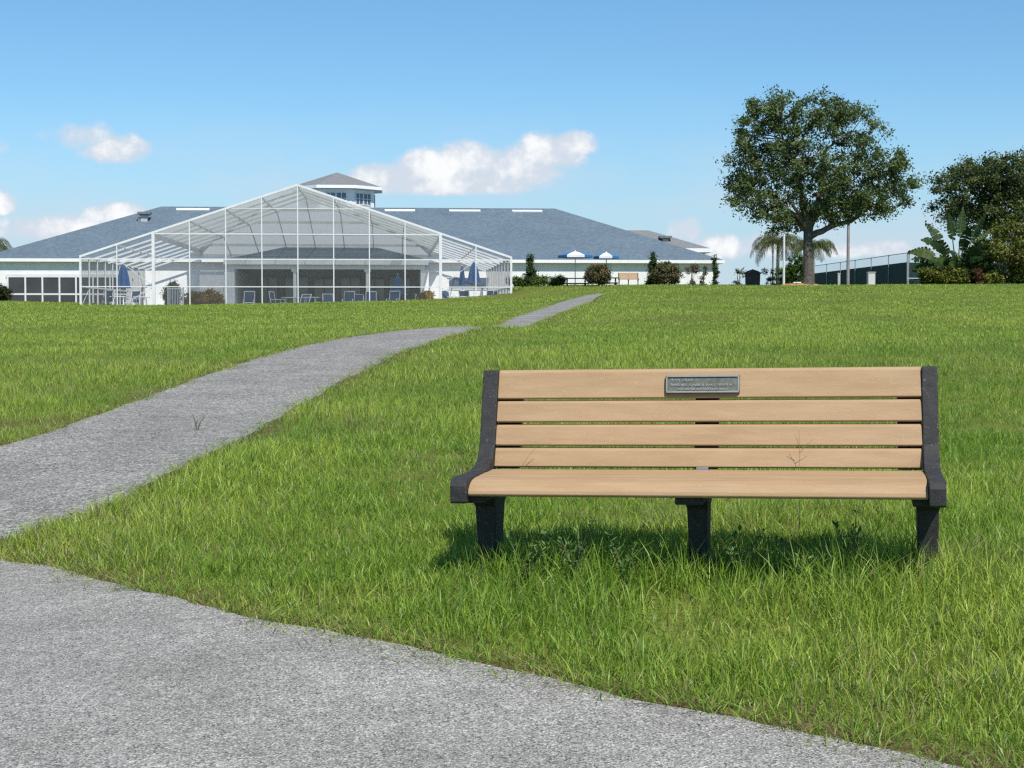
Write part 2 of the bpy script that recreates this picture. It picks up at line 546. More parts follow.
M['porchwall'] = mat('porch_stucco', (.34, .36, .36), (.42, .44, .43), 1.0, .85)
M['fascia'] = mat('white_trim', (.78, .78, .77), (.85, .85, .84), 2, .5)
M['soffit'] = mat('soffit_board', (.55, .56, .56), None, 3, .7)
M['glass'] = glass_mat('window_glass', (.06, .085, .12))
M['dark'] = mat('dark_interior', (.030, .032, .034), (.050, .052, .052), 2, .8)
M['floor'] = mat('pool_deck', (.40, .40, .39), (.48, .47, .45), 2, .85)
M['blue'] = mat('blue_canvas', (.008, .048, .15), (.014, .072, .20), 6, .8)
M['bluesling'] = mat('blue_sling', (.022, .050, .115), (.035, .075, .16), 8, .8)
M['canvaswhite'] = mat('white_canvas', (.70, .72, .74), None, 8, .8)
M['vent'] = mat('vent_metal', (.10, .12, .12), (.20, .22, .22), 5, .6)
M['ventlight'] = mat('vent_flashing', (.42, .44, .43), None, 5, .6)
M['darkwood'] = mat('dark_timber', (.035, .032, .030), (.060, .054, .048), 9, .8)
M['bin'] = mat('bin_plastic', (.022, .021, .022), (.040, .036, .036), 12, .65)
M['galv'] = mat('galvanised_steel', (.30, .31, .31), (.42, .43, .43), 6, .5, metal=.35)
M['pole'] = mat('aged_pole', (.22, .21, .20), (.32, .31, .30), 5, .6)
M['green'] = mat('green_windscreen', (.008, .034, .034), (.013, .046, .044), 1.4, .85)
M['mesh'] = screen_mat('chain_link', (.30, .32, .33), .16)
M['bark'] = mat('oak_bark', (.050, .044, .038), (.14, .125, .11), 9, .95, detail=7, bump=.9, bscale=25)
M['palebark'] = mat('pale_bark', (.16, .14, .11), (.30, .27, .22), 9, .9, bump=.6)
M['leaf'] = leaf_mat('leaves', .5, .22)
M['grass'] = leaf_mat('grass_blades', .42, .42, .40)
M['mulch'] = mat('bark_mulch', (.30, .12, .05), (.52, .28, .13), 14, .95)
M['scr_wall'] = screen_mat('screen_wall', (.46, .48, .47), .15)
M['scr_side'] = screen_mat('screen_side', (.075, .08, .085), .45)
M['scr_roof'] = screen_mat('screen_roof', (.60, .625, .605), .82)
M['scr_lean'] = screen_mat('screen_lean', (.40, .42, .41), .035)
M['scr_porch'] = screen_mat('screen_porch', (.10, .105, .11), .55)
def make_shingle():
    m_ = bpy.data.materials.new('asphalt_shingles'); m_.use_nodes = True
    t = NT(m_.node_tree); bs = m_.node_tree.nodes['Principled BSDF']
    bs.inputs['Roughness'].default_value = 0.9; bs.inputs['Specular IOR Level'].default_value = .2
    co = t.n('ShaderNodeTexCoord').outputs['Object']
    mp = t.n('ShaderNodeMapping'); mp.inputs['Scale'].default_value = (1.0, .2, 2.2); t.l.new(co, mp.inputs[0])
    vo = t.n('ShaderNodeTexVoronoi'); vo.inputs['Scale'].default_value = 6.0; t.l.new(mp.outputs[0], vo.inputs['Vector'])
    spx = t.n('ShaderNodeSeparateColor'); t.l.new(vo.outputs['Color'], spx.inputs[0])
    a = t.ramp(spx.outputs[0], [(0, (.098, .134, .166)), (.5, (.115, .154, .188)), (1, (.134, .175, .210))])
    b_ = t.ramp(t.noise(co, .35, 5, .6), [(.3, (.93, .93, .93)), (.7, (1.07, 1.07, 1.07))])
    t.l.new(t.mix(1.0, a, b_, 'MULTIPLY'), bs.inputs['Base Color'])
    return m_
M['shingle'] = make_shingle()
M['shingle_warm'] = mat('brown_grey_shingles', (.155, .158, .162), (.21, .213, .216), 4, .9)

# ------------------------------------------------------------------ footpaths
def resample(pts, step):
    pts = np.asarray(pts, float)
    seg = np.linalg.norm(np.diff(pts, axis=0), axis=1)
    s = np.concatenate([[0], np.cumsum(seg)])
    n = max(2, int(s[-1] / step) + 1)
    t = np.linspace(0, s[-1], n)
    return np.stack([np.interp(t, s, pts[:, k]) for k in range(2)], 1)
def smooth_line(pts, it=3):
    p = pts.copy()
    for _ in range(it):
        p[1:-1] = .25 * p[:-2] + .5 * p[1:-1] + .25 * p[2:]
    return p

edgeA = [(0, 559), (60, 570), (130, 588), (200, 606), (260, 620), (330, 633), (400, 645), (450, 656), (520, 672), (600, 692), (690, 710), (760, 724), (850, 744), (910, 757), (955, 768)]
eA = np.array([hit(*q) for q in edgeA])
d0 = (eA[0] - eA[2]); d0 /= np.linalg.norm(d0)
d1 = (eA[-1] - eA[-4]); d1 /= np.linalg.norm(d1)
eA = np.vstack([eA[0] + d0 * 9, eA[0] + d0 * 4.5, eA[0] + d0 * 1.5, eA, eA[-1] + d1 * 1.5, eA[-1] + d1 * 4, eA[-1] + d1 * 9])
eA = smooth_line(resample(eA, 0.08), 10)
tA = np.gradient(eA, axis=0); tA /= np.linalg.norm(tA, axis=1)[:, None]
nA = np.stack([tA[:, 1], -tA[:, 0]], 1)
if np.mean(nA[:, 1]) > 0:
    nA = -nA
nA_s = smooth_line(nA, 60); nA_s /= np.linalg.norm(nA_s, axis=1)[:, None]
ragA = (fbm(np.arange(len(eA)) * .21, np.zeros(len(eA)), 3, 4) - .5) * .05 + (fbm(np.arange(len(eA)) * 1.1, np.zeros(len(eA)), 5, 3) - .5) * .03
eA2 = eA + nA_s * ragA[:, None]
WA = 2.45
leftB = [(0, 448), (50, 433), (100, 415), (150, 397), (200, 378), (250, 361), (300, 347), (350, 337.5), (400, 331), (440, 328)]
rightB = [(0, 541), (60, 521), (130, 497), (190, 466), (250, 434), (300, 405), (350, 377), (400, 354), (440, 340), (468, 332)]
lB = np.array([hit(*q) for q in leftB]); rB = np.array([hit(*q) for q in rightB])
dl = lB[0] - lB[1]; dl /= np.linalg.norm(dl); dr = rB[0] - rB[1]; dr /= np.linalg.norm(dr)
lB = np.vstack([[lB[0] + np.array([-1.6, -4.4])], [lB[0] + np.array([-.7, -2.2])], lB]); rB = np.vstack([[rB[0] + np.array([-.2, -1.7])], [rB[0] + np.array([-.15, -.8])], rB])
farL = [P(487, 328, 35), P(506, 320.5, 42), P(531, 309.5, 50), P(553, 302.5, 60), P(572, 298.2, 70), P(586, 296.4, 77)]
farR = [P(522, 328, 35), P(546, 320.5, 42), P(573, 310, 50), P(590, 303, 60), P(597, 298, 70), P(604, 296.2, 77)]
farR = [Vector((p.x, p.y, 0)) for p in farR]
lB = np.vstack([lB, [[p.x, p.y] for p in farL]]); rB = np.vstack([rB, [[p.x, p.y] for p in farR]])
def resample_n(pts, n):
    pts = np.asarray(pts, float)
    # parametrise by depth so that both edges keep pace
    s = np.concatenate([[0], np.cumsum(np.linalg.norm(np.diff(pts, axis=0), axis=1))])
    s /= s[-1]
    t = np.linspace(0, 1, n) ** 1.6
    return np.stack([np.interp(t, s, pts[:, k]) for k in range(2)], 1)
NB = 520
lB = smooth_line(resample_n(lB, NB), 12); rB = smooth_line(resample_n(rB, NB), 12)
lB[:, 0] += (fbm(lB[:, 1] * 2.2, lB[:, 0], 11, 3) - .5) * .10
rB[:, 0] += (fbm(rB[:, 1] * 2.2, rB[:, 0], 17, 3) - .5) * .10

def strip_mesh(name, a, b, ncross, dz, material, crown=0.0):
    n = len(a)
    t = np.linspace(0, 1, ncross)
    pts = a[:, None, :] * (1 - t)[None, :, None] + b[:, None, :] * t[None, :, None]
    z = H(pts[..., 0], pts[..., 1]) + dz + crown * (4 * t * (1 - t))[None]
    v = np.concatenate([pts, z[..., None]], -1).reshape(-1, 3)
    i, j = np.meshgrid(np.arange(n - 1), np.arange(ncross - 1), indexing='ij')
    q = np.stack([i * ncross + j, i * ncross + j + 1, (i + 1) * ncross + j + 1, (i + 1) * ncross + j], -1).reshape(-1, 4)
    # the slab has thickness: its two edges go down into the soil
    nv0 = len(v)
    e0, e1 = v.reshape(n, ncross, 3)[:, 0], v.reshape(n, ncross, 3)[:, -1]
    dn = np.array([0, 0, .12])
    v = np.vstack([v, e0, e0 - dn, e1, e1 - dn]); i = np.arange(n - 1); k0, k1, k2, k3 = nv0, nv0 + n, nv0 + 2 * n, nv0 + 3 * n
    q = np.vstack([q, np.stack([k0 + i, k0 + i + 1, k1 + i + 1, k1 + i], 1), np.stack([k2 + i, k3 + i, k3 + i + 1, k2 + i + 1], 1)])
    me = raw_mesh(name, v, q.ravel(), np.full(len(q), 4), material, True)
    o = link(name, me)
    o['kind'] = 'structure'
    return o
near_path = strip_mesh('path', eA2, eA + nA_s * WA, 26, 0.002, M['asphalt'], .012)
near_path['label'] = 'wide pale grey asphalt path across the foreground'
near_path['category'] = 'path'
hill_path = strip_mesh('path', lB, rB, 14, 0.008, M['asphalt_far'], .012)
hill_path['label'] = 'narrow grey asphalt path climbing the grassy slope'
hill_path['category'] = 'path'
polyA = np.vstack([eA2, (eA + nA_s * WA)[::-1]])[::3]
polyB = np.vstack([lB, rB[::-1]])[::3]
def inside(poly, x, y):
    res = np.zeros(x.shape, bool)
    x0, y0 = poly[:, 0], poly[:, 1]
    x1, y1 = np.roll(x0, -1), np.roll(y0, -1)
    for k in range(len(poly)):
        if y0[k] == y1[k]:
            continue
        c = ((y0[k] > y) != (y1[k] > y)) & (x < (x1[k] - x0[k]) * (y - y0[k]) / (y1[k] - y0[k]) + x0[k])
        res ^= c
    return res
from mathutils.kdtree import KDTree
edge_pts = np.vstack([eA2[::2], lB, rB])
def edge_dist(x, y):
    """distance to the nearest path edge, on a coarse table of edge points"""
    out = np.full(x.shape, 9.0)
    gx = x.ravel(); gy = y.ravel(); o = out.ravel()
    for i in range(0, gx.size, 20000):
        s = slice(i, i + 20000)
        o[s] = np.sqrt(((gx[s, None] - edge_pts[None, :, 0]) ** 2 + (gy[s, None] - edge_pts[None, :, 1]) ** 2).min(1))
    return o.reshape(x.shape)

# ------------------------------------------------------------------ frame of the clubhouse and its pool cage
BYAW = R(4.3)
B_O = Vector(((298.4 - 512) / FPX * 90, 90.0, EYE + .79))
def to_b(X, Y):
    dX, dY = X - B_O.x, Y - B_O.y
    c, s_ = math.cos(BYAW), math.sin(BYAW)
    return dX * c + dY * s_, -dX * s_ + dY * c

# ------------------------------------------------------------------ ground sheet
ys = np.concatenate([np.linspace(-40, 2.5, 18), np.arange(2.7, 9, .10), 9 * np.exp(np.linspace(0, math.log(2500 / 9), 210))])
t_ = np.linspace(-1, 1, 241)
tt = np.sign(t_) * (0.55 * np.abs(t_) + .45 * np.abs(t_) ** 3)
Wd = 9 + 0.95 * np.abs(ys)
GX = tt[None, :] * Wd[:, None]; GY = np.repeat(ys[:, None], len(tt), 1)
GZ = H(GX, GY)
# broad swell and tiny lumps of a mown lawn
inA = inside(polyA, GX, GY); inB = inside(polyB, GX, GY)

ed = np.where(GY < 80, np.minimum(9, 9.0), 9.0)
near_mask = (GY < 80) & (GY > 2)
edv = np.full(GX.shape, 9.0); edv[near_mask] = edge_dist(GX[near_mask], GY[near_mask])
deep = np.clip((edv - .05) / .15, 0, 1)
GZ += np.where(GY < 400, (fbm(GX * .9, GY * .9, 5) - .5) * .03, 0) * np.clip(edv / .6, 0, 1) * ~(inA | inB)
GZ -= np.where(inA | inB, 0.006 + .04 * deep, 0.006)
soil = np.clip(1.35 - edv / (0.13 + .18 * fbm(GX * 1.5, GY * 1.5, 8)), 0, 1)
soil = np.where(inA | inB, 1, soil)
# a bare worn patch here and there
soil = np.maximum(soil, np.clip((fbm(GX * .8, GY * .8, 21, 4) - .66) * 6, 0, .7) * (GY < 14))
cbx, cby = to_b(GX, GY)
GZ = np.where((np.abs(cbx) < 12.6) & (cby > .6) & (cby < 26), np.minimum(GZ, B_O.z - .50), GZ)
nr, nc = GX.shape
i, j = np.meshgrid(np.arange(nr - 1), np.arange(nc - 1), indexing='ij')
q = np.stack([i * nc + j, i * nc + j + 1, (i + 1) * nc + j + 1, (i + 1) * nc + j], -1).reshape(-1, 4)
gv = np.stack([GX, GY, GZ], -1).reshape(-1, 3)
gc = np.zeros((gv.shape[0], 3)); gc[:, 0] = soil.ravel()
ground = link('ground', raw_mesh('ground', gv, q.ravel(), np.full(len(q), 4), M['ground'], True, gc))
ground['kind'] = 'structure'

# ------------------------------------------------------------------ grass
BENCH_O = Vector((0.729, 6.40, 0))
def grass_band(y0, y1, dens, hgt, segs, side=0.385, margin=2.1):
    area_n = int(dens * ((side * (y0 + y1) / 2 + margin) * 2) * (y1 - y0))
    k = int(area_n * 1.35)
    # sample depth with weight of the wedge width
    Y = y0 + (y1 - y0) * rng.random(k)
    Wm = side * y1 + margin
    X = (rng.random(k) * 2 - 1) * Wm
    keep = np.abs(X) < side * Y + margin
    X, Y = X[keep], Y[keep]
    a = inside(polyA, X, Y) | inside(polyB, X, Y)
    bx, by = to_b(X, Y)
    a |= (np.abs(bx) < 12.4) & (by > -.15)
    X, Y = X[~a], Y[~a]
    dE = edge_dist(X, Y) if y0 < 80 else np.full(X.shape, 9.0)
    thin = fbm(X * 1.4, Y * 1.4, 31, 4)
    pr = np.clip((dE + .03) / .12, .30, 1) * np.clip(.5 + (thin - .30) * 3.0, .45, 1)
    keep = rng.random(len(X)) < pr
    return X[keep], Y[keep], dE[keep]
GVs, GFs, GSs, GCs = [], [], [], []
voff = 0
def emit(X, Y, dE, hmean, wmin, segs, fringe=False):
    global voff
    n = len(X)
    Z = H(X, Y) - .022
    patch = fbm(X * .55 + 40, Y * .55, 51, 4)
    patch2 = fbm(X * .16, Y * .10, 61, 3)
    tuft = fbm(X * 3.2, Y * 3.2, 71, 2)
    far_h = np.clip(.62 + 1.0 * (patch - .5) + .9 * (tuft - .35), .35, 1.7)
    hh = hmean * far_h * (.50 + .85 * rng.random(n)) * np.clip(.55 + dE * 1.5, .55, 1)
    # longer uncut blades around the bench feet
    bx, by = X - 0.79, Y - 6.55
    nearb = np.exp(-((bx / 1.15) ** 4 + ((by + .12) / .50) ** 4))
    hh = hh * (1 + 1.25 * nearb * rng.random(n))
    if fringe:
        hh = hmean * (.4 + .9 * rng.random(n))
    wd = np.maximum(wmin * (.7 + .6 * rng.random(n)), .50 * Y / FPX)
    ph = rng.random(n) * 2 * math.pi
    lean = (.15 + .75 * rng.random(n) ** 1.6) * hh
    if fringe:
        lean = hh * (.5 + 1.1 * rng.random(n))
    flop = rng.random(n) < .10
    lean[flop] *= 1.9; hh[flop] *= .8
    dirx, diry = np.cos(ph), np.sin(ph)
    # blades at the path's edge hang over it, toward the camera
    over = (dE < .12)
    ps = rng.random(n) * 2 * math.pi
    sx, sy = np.cos(ps), np.sin(ps)
    lv = [0, .38, .72, 1.0] if segs == 3 else [0, .55, 1.0]
    V = []
    for t in lv:
        cx = X + dirx * lean * t * t; cyy = Y + diry * lean * t * t
        cz = Z + hh * (t - .28 * t * t * np.minimum(lean / np.maximum(hh, .001), 1.2))
        if t < 1:
            ww = wd * .5 * (1 - .35 * t)
            V.append(np.stack([cx - sx * ww, cyy - sy * ww, cz], 1)); V.append(np.stack([cx + sx * ww, cyy + sy * ww, cz], 1))
        else:
            V.append(np.stack([cx, cyy, cz], 1))
    m_ = len(V)
    VV = np.stack(V, 1)                                    # n, m, 3
    base = voff + np.arange(n)[:, None] * m_
    if segs == 3:
        fl = np.concatenate([base + np.array([[0, 1, 3, 2]]), base + np.array([[2, 3, 5, 4]]), base + np.array([[4, 5, 6]])], 1)
        sz = np.tile([4, 4, 3], n)
    else:
        fl = np.concatenate([base + np.array([[0, 1, 3, 2]]), base + np.array([[2, 3, 4]])], 1)
        sz = np.tile([4, 3], n)
    # natural colour differences between plants, and a change from near to far
    g1 = np.array([.205, .370, .036]); g2 = np.array([.465, .575, .092]); g3 = np.array([.105, .215, .028]); straw = np.array([.46, .40, .20])
    faraway = np.clip((Y - 14) / 26, 0, 1)  # grows with distance: blades get lighter and yellower, with less straw
    a = np.clip((patch - .5) * 2.4 + .50 + .28 * faraway + .35 * (patch2 - .5) * 2 + .28 * rng.normal(size=n), 0, 1)[:, None]
    c = g1 * (1 - a) + g2 * a
    dk = (rng.random(n) < .22)[:, None]
    c = np.where(dk, g3 * (.8 + .4 * rng.random((n, 1))), c)
    worn = np.clip((fbm(X * .75 + 9, Y * .75, 131, 4) - .56) * 3.2, 0, .38) * (1 - .7 * faraway)
    st = (rng.random(n) < worn * .45 + (.035 + (.42 if fringe else .16) * np.exp(-dE / .10)))[:, None]
    c = np.where(st, straw * (.55 + .5 * rng.random((n, 1))), c)
    tipk = np.array([0, 0, .38, .38, .72, .72, 1.0]) if segs == 3 else np.array([0, 0, .55, .55, 1.0])
    cc = c[:, None, :] * np.ones((1, m_, 1))
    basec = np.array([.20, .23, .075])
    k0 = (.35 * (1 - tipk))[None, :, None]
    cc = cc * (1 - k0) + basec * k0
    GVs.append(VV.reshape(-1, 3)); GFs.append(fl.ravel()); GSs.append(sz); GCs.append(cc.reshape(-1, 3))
    voff += n * m_
for (y0, y1, dens, hm, wm, sg) in [(3.9, 6.0, 5200, .115, .0042, 3), (6.0, 8.5, 4600, .125, .0042, 3), (8.5, 12, 2700, .125, .0046, 3), (12, 17, 1500, .12, .005, 2),
                                   (17, 25, 850, .105, .006, 2), (25, 36, 460, .095, .007, 2), (36, 52, 230, .09, .01, 2), (52, 76, 120, .09, .01, 2), (76, 101, 65, .10, .01, 2)]:
    X, Y, dE = grass_band(y0, y1, dens, hm, sg)
    # keep the deck, the cage and the far walls free of grass
    emit(X, Y, dE, hm, wm, sg)
# a ragged fringe of creeping runners and thatch along the asphalt
for line, dens, ymax in ((eA2, 1700, 16), (rB, 900, 60), (lB, 900, 60)):
    line = line[(line[:, 1] > 3.4) & (line[:, 1] < ymax)]
    seg = np.linalg.norm(np.diff(line, axis=0), axis=1); cum = np.concatenate([[0], np.cumsum(seg)])
    k = int(cum[-1] * dens * .42); tpos = rng.random(k) * cum[-1]
    fx = np.interp(tpos, cum, line[:, 0]); fy = np.interp(tpos, cum, line[:, 1])
    clump = fbm(tpos * 2.3, tpos * 0, 91, 3)
    off = .13 * rng.random((k, 2)) ** 1.6 * np.clip(clump * 2.2 - .4, .12, 1.4)[:, None] * np.sign(rng.random((k, 2)) - .5)
    keep = (np.abs(fx) < .40 * fy + 2.2) & (rng.random(k) < np.clip(clump * 2.4 - .45, .12, 1))
    fx = (fx + off[:, 0])[keep]; fy = (fy + off[:, 1])[keep]
    emit(fx, fy, np.full(len(fx), .04), .072, .0040, 2, True)
# single long clumps leaning out over the asphalt
for line, every, ymax in ((eA2, .23, 14), (rB, .5, 30), (lB, .6, 30)):
    line = line[(line[:, 1] > 3.4) & (line[:, 1] < ymax)]
    seg = np.linalg.norm(np.diff(line, axis=0), axis=1); cum = np.concatenate([[0], np.cumsum(seg)])
    for t0 in np.arange(0, cum[-1], every):
        if rng.random() < .35:
            continue
        tp_ = t0 + rng.random() * every; k = int(10 + rng.random() * 26)
        fx = np.interp(tp_, cum, line[:, 0]) + rng.normal(size=k) * .022; fy = np.interp(tp_, cum, line[:, 1]) + .03 + rng.normal(size=k) * .022
        emit(fx, fy, np.full(k, .30), .085 + .05 * rng.random(), .0042, 3, True)
# rank uncut grass the mower cannot reach, below the seat
k = 650
ang = R(-12)
u_ = (rng.random(k) * 2 - 1) * .90; v_ = .05 + rng.random(k) * .50
clump = fbm(u_ * 3.1, v_ * 2.0, 201, 2)
keep = rng.random(k) < np.clip((clump - .36) * 4, .06, 1)
u_, v_ = u_[keep], v_[keep]
emit(BENCH_O.x + u_ * math.cos(ang) - v_ * math.sin(ang), BENCH_O.y + u_ * math.sin(ang) + v_ * math.cos(ang), np.full(len(u_), 2.0), .15, .0046, 3)
GV = np.concatenate(GVs)
# cut out what would grow through the pool deck
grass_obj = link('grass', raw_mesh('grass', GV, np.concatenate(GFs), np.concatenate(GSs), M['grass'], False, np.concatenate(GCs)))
tag(grass_obj, 'bright green unmown lawn covering the whole slope', 'grass')
grass_obj['kind'] = 'stuff'
print('grass blades verts', len(GV))

# ------------------------------------------------------------------ the bench in front
def make_bench(name, label, loc, rotz, tilt=0.0, plaque=True, group=None):
    t = thing(name, label, 'bench', loc, rotz, group)
    t.rotation_euler = (0, -tilt, rotz)
    HL = .917
    # seat: a rounded front plank and two flat ones behind it
    s = MB()
    s.prism_x([(.014, .372), (-.004, .374), (-.010, .384), (-.006, .398), (.008, .413), (.030, .427), (.060, .436), (.100, .441), (.150, .442), (.156, .436), (.156, .405), (.06, .398), (.03, .376)], -HL, HL)
    for y0 in (.163, .286):
        s.prism_x([(y0, .404), (y0, .436), (y0 + .006, .442), (y0 + .110, .444), (y0 + .117, .438), (y0 + .117, .404)], -HL, HL)
    s.build('seat', M['slat'], t, bevel=.004)
    # backrest: four planks leaning back
    b = MB()
    def yb(z):
        return .430 + (z - .446) * .272
    for z0, z1 in ((.448, .531), (.541, .632), (.643, .736), (.745, .872)):
        ya, yc = yb(z0), yb(z1)
        b.prism_x([(ya + .006, z0), (ya, z0 + .006), (yc - .0, z1 - .010), (yc + .008, z1), (yc + .030, z1 + .002), (yc + .037, z1 - .006), (ya + .037, z0 + .006), (ya + .03, z0)], -HL, HL)
    b.build('backrest', M['slat'], t, bevel=.003)
    prof = [(-.020, .346), (-.026, .352), (-.026, .418), (-.016, .440), (.006, .450), (.24, .449), (.350, .460), (.410, .490), (.450, .550), (.534, .868), (.544, .876), (.588, .868),
            (.592, .858), (.505, .560), (.478, .470), (.455, .410), (.400, .352)]
    for sgn in (-1, 1):
        f = MB()
        x0, x1 = (HL + .001, HL + .066) if sgn > 0 else (-HL - .070, -HL - .001)
        f.prism_x(prof, x0, x1)
        f.build('side_frame', M['black'], t, bevel=.008, seg=3)
    def leg(xc, wt, wb, flange):
        l = MB()
        pts = []
        for z, wx, yy0, yy1 in ((-.22, wb + .004, .25, .36), (.02, wb, .26, .35), (.30, wt, .23, .40), (.340, wt + .012, .18, .43)):
            pts.append([(xc - wx / 2, yy0, z), (xc + wx / 2, yy0, z), (xc + wx / 2, yy1, z), (xc - wx / 2, yy1, z)])
        vs = [p for r_ in pts for p in r_]
        fs = [(0, 3, 2, 1), (12, 13, 14, 15)]
        for k in range(3):
            for m_ in range(4):
                fs.append((k * 4 + m_, k * 4 + (m_ + 1) % 4, k * 4 + 4 + (m_ + 1) % 4, k * 4 + 4 + m_))
        l.add(vs, fs)
        l.box((xc + flange * .010, .22, .356), (wt + .030, .38, .030))
        return l.build('leg', M['black'], t, bevel=.005)
    leg(-HL + .010, .088, .076, -1); leg(HL + .010, .086, .074, -1); leg(-.004, .084, .074, -1)
    # the strut that carries the planks in the middle, with its zinc angle
    c = MB()
    c.prism_x([(.08, .345), (.08, .398), (.40, .398), (.432, .42), (.585, .855), (.548, .866), (.468, .60), (.452, .40)][::1], -.050, -.005)
    zs = [.44, .86]
    for xx in (-HL + .05, 0.01, HL - .05):
        c2 = MB(); c2.prism_x([(yb(zs[0]) + .0395, zs[0]), (yb(zs[1]) + .0395, zs[1]), (yb(zs[1]) + .085, zs[1]), (yb(zs[0]) + .085, zs[0])], xx - .05, xx + .05); c2.build('back_strut', M['black'], t)
    MB().box((.0, .423, .447), (.05, .03, .012)).build('bracket', M['bracket'], t)
    if plaque:
        zc = .806; yc = yb(zc) - .004
        ang = math.atan(.272)
        rot = Matrix.Rotation(-ang, 3, 'X')
        p = MB(); p.box((-.006, yc - .003, zc), (.322, .012, .080), rot)
        pl = p.build('plaque', M['plaque'], t, bevel=.002)
        e = MB()
        up = rot @ Vector((0, 0, 1)); out = rot @ Vector((0, -1, 0))
        o0 = Vector((-.006, yc - .003, zc))
        for (a, b_) in (((-.156, .035), (.156, .035)), ((-.156, -.035), (.156, -.035))):
            e.bar(o0 + Vector((a[0], 0, 0)) + up * a[1] + out * .008, o0 + Vector((b_[0], 0, 0)) + up * b_[1] + out * .008, .007, .006, up=out)
        for xx in (-.155, .155):
            e.bar(o0 + Vector((xx, 0, 0)) + up * -.0315 + out * .0078, o0 + Vector((xx, 0, 0)) + up * .0315 + out * .0078, .006, .006, up=out)
        e.build('rim', M['plaque_edge'], pl)
        # three lines of small raised lettering, worn past reading
        tx = MB(); rr = random.Random(5)
        def glyphs(x, xe, v, h):
            while x < xe:
                wv = rr.uniform(.5, .85) * h
                kind = rr.randint(0, 4)
                def st(x0_, v0_, x1_, v1_):
                    tx.bar(o0 + Vector((x0_, 0, 0)) + up * v0_ + out * .0075, o0 + Vector((x1_, 0, 0)) + up * v1_ + out * .0075, .0017, .004, up=out)
                if kind != 3:
                    st(x, v, x, v + h * rr.choice((.7, .7, 1.0)))
                if kind in (0, 1):
                    st(x, v + h * .66, x + wv * .7, v + h * .6)
                    st(x + wv * .7, v, x + wv * .7, v + h * .62)
                if kind in (2, 4):
                    st(x, v + .001, x + wv * .7, v + .001); st(x, v + h * .62, x + wv * .6, v + h * .62)
                if kind == 3:
                    st(x, v, x + wv * .5, v + h * .7); st(x + wv * .5, v + h * .7, x + wv * .9, v)
                x += wv + h * .28
                if rr.random() < .18:
                    x += h * .6
        glyphs(-.132, -.045, .012, .0125)
        glyphs(-.136, .132, -.008, .0115)
        glyphs(-.105, .105, -.0265, .0100)
        tx.build('inscription', M['letter'], pl)
    return t
bz = EYE - 1.10
bench = make_bench('park_bench', 'tan slatted bench with black frames and a metal plaque, closest to the asphalt path', (BENCH_O.x - .002, BENCH_O.y, bz), R(-12.0), R(.9))
bench.scale = (1.006, 1.15, 1)

# weeds in the shade below the seat, and stray stalks
def weed(name, label, cat, x, y, h, nst, spread, cols, leafy=10, lsize=.025, seed=0, group=None):
    rr = random.Random(seed)
    o = thing(name, label, cat, (x, y, h1(x, y) - .01), 0, group)
    st = MB(); LV = []; LC = []
    for k in range(nst):
        a = rr.uniform(0, 6.28); r = rr.uniform(.3, 1) * spread; hh = h * rr.uniform(.6, 1)
        pts = [Vector((math.cos(a) * r * t * t, math.sin(a) * r * t * t, hh * t)) for t in (0, .3, .6, .85, 1)]
        st.tube(pts, [.0035, .003, .0025, .002, .001], 5)
        for m_ in range(leafy):
            t = rr.uniform(.15, 1); i0 = min(3, int(t * 4)); c = pts[i0].lerp(pts[i0 + 1], t * 4 - i0)
            u = Vector((rr.uniform(-1, 1), rr.uniform(-1, 1), rr.uniform(-.2, .8))).normalized(); v = u.cross(Vector((0, 0, 1))).normalized()
            L = lsize * rr.uniform(.6, 1.3); Wd_ = L * .42
            LV += [c, c + u * L * .5 + v * Wd_ * .5, c + u * L, c + u * L * .5 - v * Wd_ * .5]
            cc = Vector(rr.choice(cols)) * rr.uniform(.7, 1.3)
            LC += [cc] * 4
    st.build('stem', M['weedstem'], o)
    if LV:
        n = len(LV)
        link('leaf_spray', raw_mesh('leaf_spray', np.array([tuple(p) for p in LV]), np.arange(n), np.full(n // 4, 4), M['leaf'], False, np.array([tuple(p) for p in LC])), o)
    return o
M['weedstem'] = mat('weed_stem', (.07, .085, .03), (.11, .12, .05), 30, .8)
M['drystem'] = mat('dry_stem', (.22, .15, .07), (.32, .23, .12), 30, .8)
wcol = [(.10, .20, .05), (.13, .24, .07), (.08, .15, .045)]
for k, (px, d, h, n_, sp, lab) in enumerate([
        (575, 6.45, .34, 7, .16, 'tall leafy weed under the left half of the bench seat'),
        (625, 6.42, .24, 6, .14, 'bushy dark weed in the shade left of the bench middle leg'),
        (525, 6.50, .26, 6, .14, 'dark leafy weed beside the left bench leg'),
        (740, 6.50, .27, 6, .12, 'thin weed just right of the bench middle leg'),
        (855, 6.45, .33, 6, .13, 'tall dark weed under the right end of the bench seat'),
        (805, 6.42, .22, 6, .15, 'low spreading weed below the right half of the seat')]):
    x = ray(px, 384).x * d
    weed('weed', lab, 'weed', x, d, h, n_, sp, wcol, 16, .034, 20 + k, 'weeds under the bench')
def stalk(name, label, cat, base, pts, mat_, r=.002):
    o = thing(name, label, cat, base)
    s = MB()
    for pl in pts:
        s.tube([Vector(p) for p in pl], [r * (1 - .6 * i / (len(pl) - 1)) for i in range(len(pl))], 5)
    s.build('stem', mat_, o)
    return o
def in_bench(x, y, z=0):
    p = Matrix.Rotation(R(-12), 4, 'Z') @ Vector((x, y * 1.15, z))
    return Vector((bench.location.x + p.x, bench.location.y + p.y, 0))
b0 = in_bench(.405, .412); b0.z = h1(b0.x, b0.y)
